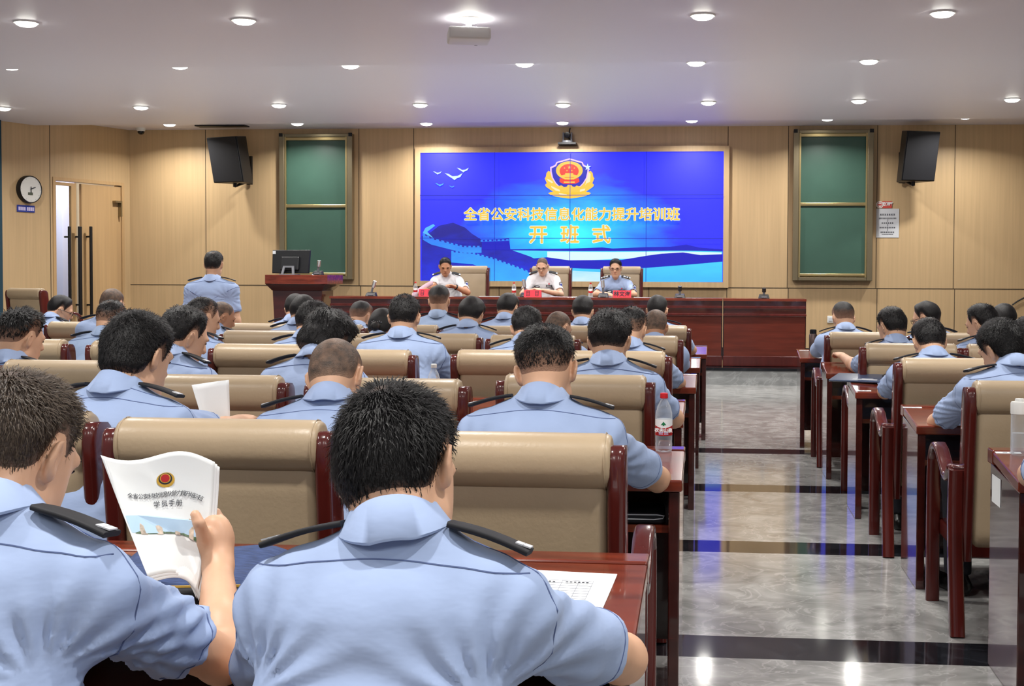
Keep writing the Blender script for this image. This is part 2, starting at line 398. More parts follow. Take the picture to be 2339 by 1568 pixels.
# outside the doors: pale column, far building and greenery
e_ = MB(); xa = wl(143, 550, -1.5)[0]; xb = wl(171, 550, -1.5)[0]; e_.box((xa, 1.5, 0), (xb, 1.9, 5)); o = struct(e_.build('wall_outside', 'lavender_wall')); o.location = CORN; o.rotation_euler = (0, 0, LROT)
e_ = MB(); e_.box((xb, 1.7, 0), (xb+2.4, 1.8, 5)); o = struct(e_.build('wall_outer', 'stone_cream')); o.location = CORN; o.rotation_euler = (0, 0, LROT)
e_ = MB(); e_.box((-12, 9, 0), (-1, 9.3, 1.9), 0); e_.box((-12, 9.6, 0), (-1, 11, 2.6), 1); o = struct(e_.build('wall_far', ['shade_green', 'dark_window'])); o.location = CORN; o.rotation_euler = (0, 0, LROT)
ld = bpy.data.lights.new('outdoor_fill', 'AREA'); ld.size = .5; ld.energy = 130; ld.color = (1, .98, .95)  # added fill light, unseen, brightens the view through the doors
lo = bpy.data.objects.new('outdoor_fill', ld); COL.objects.link(lo); lo.location = wl_loc((dx0+dx1)/2, 3.6, -.75)
# curtain edge at the end of the angled wall
x0, z0 = wl(2, 560, 0.06); cu = MB(); n = 14
pts = [(x0-0.9+0.9*i/n, -0.06-0.035*math.sin(i*1.9)) for i in range(n+1)]
cu.add([(a, b, ZC) for a, b in pts]+[(a, b, 0.4) for a, b in pts]+[(a, b+0.012, ZC) for a, b in pts]+[(a, b+0.012, 0.4) for a, b in pts],
       [(i, i+1, i+n+2, i+n+1) for i in range(n)]+[(i+2*n+2, i+3*n+3, i+3*n+4, i+2*n+3) for i in range(n)]+[(n, n+n+1+n+1, 4*n+3, 2*n+1), (0, n+1, 3*n+3, 2*n+2)])
o = cu.build('curtain', 'curtain_blue', None, True); o.location = CORN; o.rotation_euler = (0, 0, LROT)
tag(o, 'dark blue curtain hanging past the wall clock on the angled wall', 'curtain')
# ------------------------------------------------------------------ wall clock and its blue sign
x, z = wl(68, 433, 0.05); ck = thing('wall_clock', 'round white wall clock with black rim above the small blue sign', 'clock', wl_loc(x, z, 0), LROT)
R_ = abs(wl(66, 402, 0.05)[1]-wl(66, 465, 0.05)[1])/2
q = MB(); q.lathe([(0, 0), (R_, 0), (R_, -0.07), (R_*0.96, -0.085), (R_*0.92, -0.075)], n=40, axis='y'); q.build('rim', 'black', ck, True)
q = MB(); q.lathe([(R_*0.93, -0.074), (0, -0.074)], n=40, axis='y'); q.build('dial', 'white_plastic', ck, True)
q = MB(); q.box((-R_*.26, -0.078, -R_*.42), (R_*.16, -0.074, -R_*.22)); q.build('display', 'lcd', ck)
q = MB(); q.add([(-.012, -.08, -.01), (R_*.42, -.08, R_*.16), (R_*.4, -.08, R_*.2), (-.012, -.08, .012)], [(0, 1, 2, 3)])
q.add([(-.008, -.079, -.05), (.008, -.079, -.05), (.008, -.079, R_*.2), (-.008, -.079, R_*.2)], [(0, 1, 2, 3)]); q.build('hand', 'ink', ck)
q = MB()
for i in range(12):
    a = i*math.pi/6; c1, s1_ = math.cos(a), math.sin(a); t_ = R_*0.008
    q.add([(c1*R_*.78-s1_*t_, -.0755, s1_*R_*.78+c1*t_), (c1*R_*.88-s1_*t_, -.0755, s1_*R_*.88+c1*t_), (c1*R_*.88+s1_*t_, -.0755, s1_*R_*.88-c1*t_), (c1*R_*.78+s1_*t_, -.0755, s1_*R_*.78-c1*t_)], [(0, 1, 2, 3)])
q.build('hour_mark', 'ink_grey', ck)
xa, za = wl(38, 468); xb, zb = wl(78, 486)
sg = thing('wall_sign', 'small blue sign with two pale text blocks under the wall clock', 'sign', wl_loc((xa+xb)/2, (za+zb)/2), LROT)
hw, hh = (xb-xa)/2, (za-zb)/2
q = MB(); q.box((-hw, -0.012, -hh), (hw, 0, hh)); q.build('plate', 'sign_blue', sg)
q = MB()
for k in range(8):
    x = -hw*.86+k*hw*.21+(hw*.12 if k > 3 else 0); q.box((x, -0.014, -hh*.55), (x+hw*.17, -0.012, hh*.5))
q.build('lettering', 'pale_lilac', sg)
# dome camera under the ceiling
p = at(322, 296, 20.2); dc = thing('dome_camera', 'small white security camera under the ceiling by the wall corner', 'camera', (p[0], 20.2, ZC))
q = MB(); q.lathe([(0, 0), (.07, 0), (.07, -.03), (.055, -.055)], n=20); q.build('mount', 'white_plastic', dc, True)
q = MB(); q.lathe([(.055, -.05), (.05, -.08), (.03, -.1), (0, -.108)], n=20); q.build('dome', 'black_gloss', dc, True)
# ------------------------------------------------------------------ green boards
def board(px0, px1, py0, py1, pmid, label):
    (x0, z1), (x1, z0) = fw(px0, py0), fw(px1, py1)
    zm = fw((px0+px1)/2, pmid)[1]
    b = thing('sliding_chalkboard', label, 'chalkboard', ((x0+x1)/2, YW-0.001, z0), 0, 'green sliding boards on the front wall')
    X0, X1, H = x0-(x0+x1)/2, x1-(x0+x1)/2, z1-z0; t = 0.085
    q = MB(); q.box((X0, -.13, 0), (X0+t, -.003, H)); q.box((X1-t, -.13, 0), (X1, -.003, H)); q.box((X0+t, -.12, H-.05), (X1-t, -.003, H)); q.box((X0+t, -.12, 0), (X1-t, -.003, .05))
    q.build('frame', 'bronze', b, bevel=0.006)
    for a0, a1 in ((X0, X0+.06), (X1-.06, X1)): q = MB(); q.box((a0, -.135, H-.045), (a1, -.13, H+.01)); q.build('corner_cap', 'black', b)
    zm -= z0
    q = MB(); q.box((X0+t, -.05, zm), (X1-t, -.03, H-.05)); q.build('upper_panel', 'board_green', b)
    q = MB(); q.box((X0+t, -.09, .06), (X1-t, -.07, zm)); q.build('lower_panel', 'board_green', b)
    for z0_, z1_ in ((zm-.02, zm+.035), (.06, .11)): q = MB(); q.rbox((X0+t+.01, -.115, z0_), (X1-t-.01, -.07, z1_), .012); q.build('rail', 'gold', b, True)
    q = MB(); q.box((X0+t+.01, -.1, H-.1), (X1-t-.01, -.05, H-.055)); q.build('top_rail', 'gold', b)
    for a0, a1 in ((X0+t+.004, X0+t+.03), (X1-t-.03, X1-t-.004)): q = MB(); q.box((a0, -.125, .05), (a1, -.1, H-.05)); q.build('track', 'gold', b)
board(643, 810, 308, 639, 473, 'green sliding board behind the lectern with monitor, beside the loudspeaker')
board(1812, 1990, 299, 642, 469, 'green sliding board between the video wall and the white notice')
# ------------------------------------------------------------------ loudspeakers
def speaker(px, py, wpx, hpx, rz, label):
    p = at(px, py, YW-0.45); s = thing('loudspeaker', label, 'speaker', (p[0], YW-0.42, p[2]), rz, 'black wall loudspeakers')
    k = 3000/(YW-.42); w = wpx/k/2*1.02; h = hpx/k/2; wb = w*0.62; D = 0.36; tl = 0.08
    f0, f1 = -D/2, D/2
    q = MB(); q.hexa([(-w, f0+tl, -h), (w, f0+tl, -h), (wb, f1+tl, -h), (-wb, f1+tl, -h)], [(-w, f0-tl, h), (w, f0-tl, h), (wb, f1-tl, h+.04), (-wb, f1-tl, h+.04)])
    q.build('cabinet', 'black', s, bevel=0.012)
    q = MB(); q.hexa([(-w*.94, f0+tl-.012, -h*.96), (w*.94, f0+tl-.012, -h*.96), (w*.94, f0+tl, -h*.96), (-w*.94, f0+tl, -h*.96)], [(-w*.94, f0-tl-.012, h*.96), (w*.94, f0-tl-.012, h*.96), (w*.94, f0-tl, h*.96), (-w*.94, f0-tl, h*.96)])
    q.build('grille', 'black_cloth', s)
    q = MB(); q.box((-.035, f0+tl-.016, -h*.86), (.035, f0+tl-.006, -h*.81)); q.build('badge', 'silver', s)
    q = MB(); q.tube([(0, .05, -h-.06), (0, .05, -h+.03)], .03); q.tube([(0, .05, -h-.05), (0, .41, -h+.06)], .02); q.box((-.05, .385, -h), (.05, .415, h*.3)); q.build('bracket', 'black', s)
speaker(530, 367, 88, 104, math.radians(-20), 'black loudspeaker on the wall over the standing man')
speaker(2091, 359, 80, 108, math.radians(20), 'black loudspeaker on the wall above the white notice')
# ------------------------------------------------------------------ notices, socket, cable
(x0, z1), (x1, z0) = fw(2002, 477), fw(2053, 543)
nt_ = thing('paper_notice', 'white paper notice with printed lines on the wall below the red sign', 'notice', ((x0+x1)/2, YW-.004, z0)); w2, H = (x1-x0)/2, z1-z0
q = MB(); q.box((-w2, -.004, 0), (w2, 0, H)); q.build('sheet', 'paper_grey', nt_)
q = MB()
for yy, a, hgt, n in ((.80, .68, .035, 7), (.67, .78, .03, 14), (.51, .54, .028, 6), (.35, .7, .028, 9), (.19, .62, .032, 8), (.115, .5, .02, 10)):
    for k in range(n):
        c0 = -w2*a+2*w2*a*k/n; wch = 2*w2*a/n*.72
        q.box((c0, -.0055, H*yy-H*hgt), (c0+wch, -.004, H*yy-H*hgt*.3)); q.box((c0+wch*.3, -.0055, H*yy-H*hgt*.3), (c0+wch*.6, -.004, H*yy+H*hgt*.6)); q.box((c0, -.0055, H*yy+H*hgt*.2), (c0+wch, -.004, H*yy+H*hgt*.55))
for yy in (.585, .43, .27): q.box((-.003, -.0055, H*yy-.02), (.003, -.004, H*yy+.02))
q.build('print', 'ink', nt_)
(x0, z1), (x1, z0) = fw(2003, 460), fw(2037, 476)
ns = thing('no_smoking_sign', 'small red sign with a white round end above the paper notice', 'sign', ((x0+x1)/2, YW-.004, (z0+z1)/2)); w2, H = (x1-x0)/2, (z1-z0)/2
q = MB(); q.box((-w2*.3, -.008, -H), (w2, 0, H)); q.build('plate', 'sign_red', ns)
q = MB(); q.lathe([(0, -.011), (H*1.02, -.011), (H*1.02, 0)], (-w2*.62, 0, 0), 28, axis='y'); q.build('disc', 'white_plastic', ns)
q = MB(); q.lathe([(H*.62, -.012), (H*.75, -.012), (H*.75, -.01)], (-w2*.62, 0, 0), 28, axis='y'); q.box((-w2*.62-H*.5, -.0125, -.012), (-w2*.62+H*.5, -.011, .012)); q.build('symbol', 'sign_red', ns)
text('lettering', '无烟区', H*1.05, (w2*.38, -.009, H*.12), 'paper', ns, offset=.004)
p = at(1897, 730, YW); sk = thing('wall_socket', 'white wall socket plate low on the panelled wall', 'socket', (p[0], YW-.002, p[2]))
q = MB(); q.rbox((-.05, -.012, -.055), (.05, 0, .055), .008); q.build('plate', 'white_plastic', sk, True); q = MB(); q.rbox((-.03, -.016, -.03), (.03, -.01, .03), .004); q.build('insert', 'paper_grey', sk, True)
q = MB(); q.tube([at(2312, 697, YW-.03), at(2325, 688, YW-.03), at(2352, 674, YW-.03), at(2420, 640, YW-.03)], .011); tag(q.build('power_cable', 'black', None, True), 'thin black cable sagging across the wall panel', 'cable')
# PTZ camera on its shelf
p = at(1298, 328, YW); pz = thing('conference_camera', 'black conference camera on a small shelf above the video wall', 'camera', (p[0], YW-.002, p[2]))
q = MB(); q.box((-.14, -.2, -.03), (.14, 0, .0)); q.build('shelf', 'black', pz); q = MB(); q.lathe([(.0, 0), (.09, 0), (.085, .03), (0, .03)], (0, -.12, .0), 20); q.build('base', 'grey_plastic', pz, True)
q = MB(); q.rbox((-.075, -.15, .03), (-.05, -.08, .16), .01); q.rbox((.05, -.15, .03), (.075, -.08, .16), .01); q.build('yoke', 'grey_plastic', pz, True)
q = MB(); q.lathe([(0, -.07), (.045, -.07), (.05, 0), (.045, .08), (0, .08)], (0, -.12, .115), 20, axis='y'); q.build('lens_head', 'black_gloss', pz, True)
q = MB(); q.tube([(.02, -.03, .0), (.02, -.01, .2), (.03, -.01, .24)], .01); q.build('cable', 'black', pz)
# ------------------------------------------------------------------ projector hung from the ceiling
p = atz(1071, 96, ZA-.19); pj = thing('ceiling_projector', 'white projector hanging from the ceiling near a round downlight', 'projector', (p[0], p[1], ZA-.19), 0.25)
q = MB(); q.rbox((-.17, -.15, 0), (.17, .16, .1), .02); q.build('body', 'white_plastic', pj, True)
q = MB(); q.lathe([(0, -.02), (.04, -.02), (.045, .03)], (.07, .16, .05), 18, axis='y'); q.build('lens', 'black_gloss', pj, True)
q = MB(); q.tube([(0, 0, .1), (0, 0, .19)], .022); q.box((-.06, -.06, .1), (.06, .06, .112)); q.build('mount', 'white_plastic', pj)
# dark vent flush with the front ceiling
p = atz(515, 287, ZC); q = MB(); q.box((-.45, -.12, -.02), (.35, .1, -.001)); o = q.build('ceiling_vent', 'black'); o.location = (p[0], min(p[1], YW-.3), ZC); tag(o, 'dark ceiling vent above the wall loudspeaker near the angled wall', 'vent')
# ------------------------------------------------------------------ downlights: fixture and its own light
def downlight(px, py, z, label, xyz=None):
    p = xyz if xyz is not None else atz(px, py, z)
    t = thing('ceiling_downlight', label, 'ceiling light', (p[0], p[1], z), 0, 'round ceiling downlights')
    q = MB(); q.lathe([(.088, -.012), (.1, -.012), (.104, 0)], n=28); q.build('trim_ring', 'white_plastic', t, True)
    q = MB(); q.lathe([(0, -.042), (.03, -.041), (.06, -.035), (.08, -.024), (.088, -.012)], n=28); q.build('lens', 'lamp_white', t, True)
    ld = bpy.data.lights.new('downlight', 'AREA'); ld.shape = 'DISK'; ld.size = .17; ld.energy = LAMP_W; ld.color = (1.0, .97, .92); ld.spread = math.radians(150)
    lo = bpy.data.objects.new('lamp', ld); COL.objects.link(lo); lo.parent = t; lo.location = (0, 0, -.05)
ROWS = [('the ceiling row beside the projector', ZA, [(60, 50), (557, 45), (1073, 42), (1605, 34), (2153, 28)]),
        ('the row at the first ceiling edge', ZB, [(25, 151), (410, 149), (800, 148), (1198, 144), (1590, 142), (1985, 138)]),
        ('the row over the middle ceiling panel', ZB, [(8, 246), (322, 244), (637, 239), (960, 238), (1286, 238), (1618, 233), (1962, 229), (2312, 226)]),
        ('the row along the front wall', ZC, [(387, 283), (679, 281), (974, 281), (1285, 279), (1580, 274), (1890, 270), (2205, 266)])]
for nm, z, L in ROWS:
    for i, (px, py) in enumerate(L):
        downlight(px, py, z, f'round downlight, {ORD[i]} from the door side in {nm}')
for j, Y in enumerate((6.4, 2.3, -1.6)):
    for i in range(5): downlight(0, 0, ZA, f'round downlight over the seats, {ORD[i]} from the door side, {ORD[j]} row behind the projector', (-5.6+2.1*i, Y, ZA))
# ------------------------------------------------------------------ video wall
(sx0, sz1), (sx1, sz0) = fw(962, 350), fw(1651, 645)
YS = YW-0.05; VW = thing('video_wall', 'large blue video wall of twelve panels showing a ceremony title and emblem', 'screen', ((sx0+sx1)/2, YS, sz0))
sw, sh = sx1-sx0, sz1-sz0; scx = (sx0+sx1)/2
def sp(px, py): p = at(px, py, YS); return p[0]-scx, p[2]-sz0
q = MB(); q.box((-sw/2, 0, 0), (sw/2, .05, sh)); 
mt, nt, b = new_mat('screen_sky')
tc = nt.nodes.new('ShaderNodeTexCoord'); sx_ = nt.nodes.new('ShaderNodeSeparateXYZ'); link(nt, tc.outputs['Object'], sx_.inputs[0])
def mth(op, a, bb_=None, v=None):
    n = nt.nodes.new('ShaderNodeMath'); n.operation = op
    for i, s in enumerate((a, bb_)):
        if s is None: continue
        if isinstance(s, (int, float)): n.inputs[i].default_value = s
        else: link(nt, s, n.inputs[i])
    return n.outputs[0]
nz = nt.nodes.new('ShaderNodeTexNoise'); nz.inputs['Scale'].default_value = 2.2; nz.inputs['Detail'].default_value = 5; nz.inputs['Distortion'].default_value = 0.6
mpn = nt.nodes.new('ShaderNodeMapping'); mpn.inputs['Scale'].default_value = (0.6, 1, 1.7); link(nt, tc.outputs['Object'], mpn.inputs[0]); link(nt, mpn.outputs[0], nz.inputs['Vector'])
ux = mth('DIVIDE', sx_.outputs[0], 1.75); uz = mth('DIVIDE', mth('SUBTRACT', sx_.outputs[2], .72), .95)
dd = mth('SQRT', mth('ADD', mth('MULTIPLY', ux, ux), mth('MULTIPLY', uz, uz)))
dd = mth('ADD', dd, mth('MULTIPLY', mth('SUBTRACT', nz.outputs['Fac'], .5), .5))
rp = nt.nodes.new('ShaderNodeValToRGB'); link(nt, dd, rp.inputs[0]); e = rp.color_ramp.elements
e[0].position = 0.05; e[0].color = (*lin((52, 246, 255)), 1); e[1].position = 1.0; e[1].color = (*lin((34, 40, 246)), 1)
x_ = e.new(.38); x_.color = (*lin((36, 190, 255)), 1); x_ = e.new(.68); x_.color = (*lin((30, 120, 250)), 1)
b.inputs['Base Color'].default_value = (.01, .01, .01, 1); link(nt, rp.outputs[0], b.inputs['Emission Color']); b.inputs['Emission Strength'].default_value = 1.15
q.build('display_panel', 'screen_sky', VW)
layer = [0]
def flat(name, polys, material, parent=VW, dy=None):
    layer[0] += 1; d = -.0006*layer[0] if dy is None else dy; q = MB()
    for pl_ in polys:
        P = [sp(*p) for p in pl_]; q.prism(P, d-.0005, d)
    return q.build(name, material, parent)
def grad(name, c0, c1, zlo, zhi, noise=0.0):
    mt, nt, b = new_mat(name); tc = nt.nodes.new('ShaderNodeTexCoord'); s = nt.nodes.new('ShaderNodeSeparateXYZ'); link(nt, tc.outputs['Object'], s.inputs[0])
    mr = nt.nodes.new('ShaderNodeMapRange'); mr.inputs[1].default_value = zlo; mr.inputs[2].default_value = zhi; link(nt, s.outputs[2], mr.inputs[0])
    src = mr.outputs[0]
    if noise:
        nz = nt.nodes.new('ShaderNodeTexNoise'); nz.inputs['Scale'].default_value = 3.0; nz.inputs['Detail'].default_value = 6
        mp = nt.nodes.new('ShaderNodeMapping'); mp.inputs['Scale'].default_value = (1, 1, 2.4); link(nt, tc.outputs['Object'], mp.inputs[0]); link(nt, mp.outputs[0], nz.inputs['Vector'])
        ml = nt.nodes.new('ShaderNodeMath'); ml.operation = 'MULTIPLY_ADD'; ml.inputs[1].default_value = noise; ml.inputs[2].default_value = -noise*.5; link(nt, nz.outputs['Fac'], ml.inputs[0])
        ad = nt.nodes.new('ShaderNodeMath'); link(nt, src, ad.inputs[0]); link(nt, ml.outputs[0], ad.inputs[1]); src = ad.outputs[0]
    r = nt.nodes.new('ShaderNodeValToRGB'); r.color_ramp.elements[0].color = (*lin(c0), 1); r.color_ramp.elements[1].color = (*lin(c1), 1); link(nt, src, r.inputs[0])
    b.inputs['Base Color'].default_value = (.01, .01, .01, 1); link(nt, r.outputs[0], b.inputs['Emission Color']); b.inputs['Emission Strength'].default_value = 1.0
grad('scr_sea', (60, 190, 255), (80, 235, 255), 0, .75, .5)
grad('scr_mist', (210, 244, 255), (70, 210, 255), 0.0, .5, .9)
emis('scr_hill', (14, 18, 196)); grad('scr_dark', (20, 40, 220), (12, 12, 150), 0, .8, 1.6)
grad('scr_wall', (52, 176, 255), (36, 120, 250), 0.0, .8, .8); emis('scr_white', (222, 250, 255)); emis('scr_pale', (90, 190, 255))
emis('scr_gold', (255, 206, 70)); emis('scr_goldlt', (255, 238, 190)); emis('scr_orange', (252, 170, 60)); emis('scr_red', (255, 52, 36)); emis('scr_navy', (14, 14, 190)); emis('scr_pink', (240, 200, 250)); emis('scr_title', (250, 226, 178)); emis('scr_line', (16, 30, 190))
# sea, hills, mist
flat('sea_picture', [[(1130, 572), (1650, 571), (1650, 644.5), (1130, 644.5)]], 'scr_sea')
def ridge(pts, ybot): return [[(x, y) for x, y in pts]+[(pts[-1][0], ybot), (pts[0][0], ybot)]]
def band(top, bot): return [list(top)+list(bot)[::-1]]
flat('hill_picture', band([(1150, 570), (1230, 569), (1310, 568), (1375, 565.5), (1400, 568), (1470, 565), (1530, 564), (1568, 559), (1598, 566), (1650, 570)], [(1150, 572), (1240, 573), (1330, 574), (1400, 574), (1470, 574), (1530, 573), (1568, 573), (1598, 573.5), (1650, 575)]), 'scr_hill')
flat('mist_picture', band([(1250, 575), (1400, 576), (1560, 575), (1648, 577)], [(1250, 600), (1400, 592), (1520, 590), (1648, 586)]), 'scr_white')
flat('hill_picture', band([(1180, 594), (1250, 588), (1300, 595), (1420, 594), (1480, 584), (1510, 580), (1560, 577), (1600, 583), (1650, 581)], [(1180, 603), (1250, 602), (1300, 604), (1420, 604), (1480, 601), (1510, 600), (1560, 600), (1600, 599), (1650, 598)]), 'scr_hill')
flat('hill_picture', band([(1240, 605), (1275, 596), (1330, 601), (1400, 604), (1480, 597), (1560, 592), (1650, 588)], [(1240, 612), (1275, 611), (1330, 614), (1400, 616), (1480, 612), (1560, 606), (1650, 598)]), 'scr_hill')
flat('mist_picture', [[(1160, 622), (1300, 618), (1400, 624), (1400, 644), (1160, 644)]], 'scr_mist')
flat('hill_picture', [[(963.5, 540), (985, 530), (1003, 516), (1035, 509), (1062, 520), (1078, 534), (1100, 548), (1170, 572), (1210, 586), (1250, 605), (1200, 630), (1150, 644.5), (963.5, 644.5)]], 'scr_dark')
def wallpoly(top, w, step):
    """parapet with battlements along a falling line"""
    out = []; P = top
    for (x0, y0), (x1, y1) in zip(P, P[1:]):
        n = max(1, int((x1-x0)/step))
        for i in range(n):
            for a, h in ((0, 0), (.55, 0), (.55, 3.2), (1, 3.2)):
                t = (i+a)/n; out.append((x0+(x1-x0)*t, y0+(y1-y0)*t+h))
    bot = [(x, y+w) for x, y in P][::-1]; return [out+bot]
flat('great_wall_picture', wallpoly([(966, 532), (985, 543), (1020, 552), (1060, 562), (1100, 562)], 16, 9), 'scr_wall')
flat('great_wall_picture', [[(966, 532), (972, 521), (990, 512), (994, 516), (976, 530), (990, 544)]], 'scr_pale')
flat('great_wall_picture', [[(1100, 548), (1163, 545), (1166, 571), (1102, 571)]], 'scr_hill')
flat('great_wall_picture', wallpoly([(1098, 549), (1166, 546)], 4, 9), 'scr_wall')
flat('great_wall_picture', wallpoly([(1031, 573), (1080, 577), (1130, 590), (1190, 612), (1240, 634)], 26, 9), 'scr_wall')
flat('great_wall_picture', [[(1031, 586), (1031, 600), (1080, 604), (1110, 616), (1120, 644), (1170, 644.5), (1235, 644.5), (1180, 630), (1130, 608), (1080, 594)]], 'scr_wall')
# doves
def dove(x, y, s): return [[(x-s*1.9, y-s*.5), (x-s*1.1, y-s*.35), (x-s*.2, y+s*.2), (x+s*.9, y+s*.1), (x+s*2, y-s*.5), (x+s*1.5, y+s*.35), (x+s*.6, y+s*.7), (x+s*.25, y+s*1.05), (x-s*.2, y+s*.7), (x-s*1.1, y+s*.15)]]
for x, y, s, mm in ((1036, 401, 10.5, 'scr_white'), (1057, 387, 7, 'scr_white'), (999, 394, 5, 'scr_white'), (1004, 421, 5, 'scr_pale'), (1032, 426, 3, 'scr_pale')): flat('dove_picture', dove(x, y, s), mm)
# emblem: wreath, shield, disc with star and gate
E0 = lambda u, v: (1230+u/13.07, 350+v/13.07)
def em(name, polys, material): return flat(name, [[E0(*p) for p in P] for P in polys], material)
def mir(P): return [(2*930-x, y) for x, y in P][::-1]
wing = [[(360, 560), (300, 530), (240, 600), (225, 700), (190, 760), (250, 900), (200, 950), (230, 1010), (330, 1080), (440, 1150), (930, 1300), (930, 960), (760, 1010), (600, 980), (430, 700)],
        [(460, 1150), (360, 1165), (295, 1200), (360, 1250), (520, 1300), (700, 1330), (930, 1360), (930, 1180)]]
em('emblem_wreath', wing+[mir(P) for P in wing], 'scr_gold')
em('emblem_wreath', [[(250, 760), (400, 830), (440, 880), (400, 900), (290, 830)], [(380, 980), (640, 1100), (640, 1150), (520, 1120), (390, 1030)], [(600, 1190), (850, 1230), (840, 1270), (640, 1240)]], 'scr_goldlt')
em('emblem_wreath', [[(1480, 560), (1560, 620), (1540, 860), (1440, 900), (1400, 960)], [(1240, 1090), (1400, 1060), (1380, 1120), (1240, 1160)]], 'scr_goldlt')
sh_o = [(930, 155), (540, 265), (500, 350), (350, 420), (352, 540), (400, 740), (500, 900), (600, 1000), (930, 1060)]
em('emblem_shield', [sh_o+mir(sh_o)[1:]], 'scr_pink')
sh_i = [(930, 200), (570, 300), (530, 390), (395, 455), (400, 560), (440, 740), (530, 890), (620, 985), (930, 1040)]
em('emblem_shield', [sh_i+mir(sh_i)[1:]], 'scr_navy')
em('emblem_wreath', [[(600, 985), (690, 965), (770, 1020), (850, 1000), (880, 950), (980, 950), (1020, 1000), (1090, 1010), (1140, 970), (1240, 1000), (1300, 1040), (930, 1200), (540, 1040)]], 'scr_gold')
circ = lambda cx, cy, rx, ry, n=36: [(cx+rx*math.cos(2*math.pi*i/n), cy+ry*math.sin(2*math.pi*i/n)) for i in range(n)]
em('emblem_disc', [[(640, 755), (1210, 755), (1225, 860), (1110, 915), (930, 925), (740, 920), (630, 860)]], 'scr_red')
em('emblem_disc', [circ(925, 520, 400, 275)], 'scr_gold')
em('emblem_disc', [circ(920, 540, 285, 215)], 'scr_red')
def star(cx, cy, r): return [(cx+(r if k % 2 == 0 else r*.4)*math.sin(k*math.pi/5), cy-(r if k % 2 == 0 else r*.4)*math.cos(k*math.pi/5)) for k in range(10)]
em('emblem_star', [star(930, 430, 62), star(780, 450, 30), star(1075, 450, 30), star(855, 525, 30), star(998, 525, 30)], 'scr_gold')
em('emblem_gate', [[(680, 670), (800, 640), (800, 600), (1040, 600), (1040, 640), (1180, 670), (1200, 720), (660, 720)], [(740, 735), (1110, 735), (1060, 790), (790, 790)], [(760, 850), (1090, 850), (1090, 890), (760, 890)]], 'scr_gold')
em('emblem_glint', [star(1470, 420, 110)], 'scr_white')
# title lines with a pale edge
def bold(name, body, size, px, py, dx=0.):
    tx, tz = sp(px, py)
    for nm, mm, r_, d in ((name+'_edge', 'scr_white', size*.052, -.036), (name, 'scr_gold', size*.018, -.0385)):
        for k in range(9 if r_ else 1):
            a = k*math.pi/4; o = (0, 0) if k == 8 else (r_*math.cos(a), r_*math.sin(a))
            text(nm, body, size, (tx+o[0], d-.00005*k, tz+o[1]), mm, VW, extrude=.0004)
bold('title_lettering', '全省公安科技信息化能力提升培训班', .212, 1305, 492)
for ch, px in (('开', 1230), ('班', 1302), ('式', 1374)): bold('subtitle_lettering', ch, .30, px, 539)
q = MB()
for i in (1, 2, 3): x = -sw/2+sw*i/4; q.box((x-.004, -.041, 0), (x+.004, -.04, sh))
for i in (1, 2): z = sh*i/3; q.box((-sw/2, -.041, z-.004), (sw/2, -.04, z+.004))
q.build('panel_joint', 'scr_line', VW)
q = MB(); t = .085
q.box((-sw/2-t, -.02, -t), (-sw/2, .048, sh+t)); q.box((sw/2, -.02, -t), (sw/2+t, .048, sh+t)); q.box((-sw/2, -.02, -t), (sw/2, .048, 0)); q.box((-sw/2, -.02, sh), (sw/2, .048, sh+t))
q.build('wood_surround', 'veneer', VW)
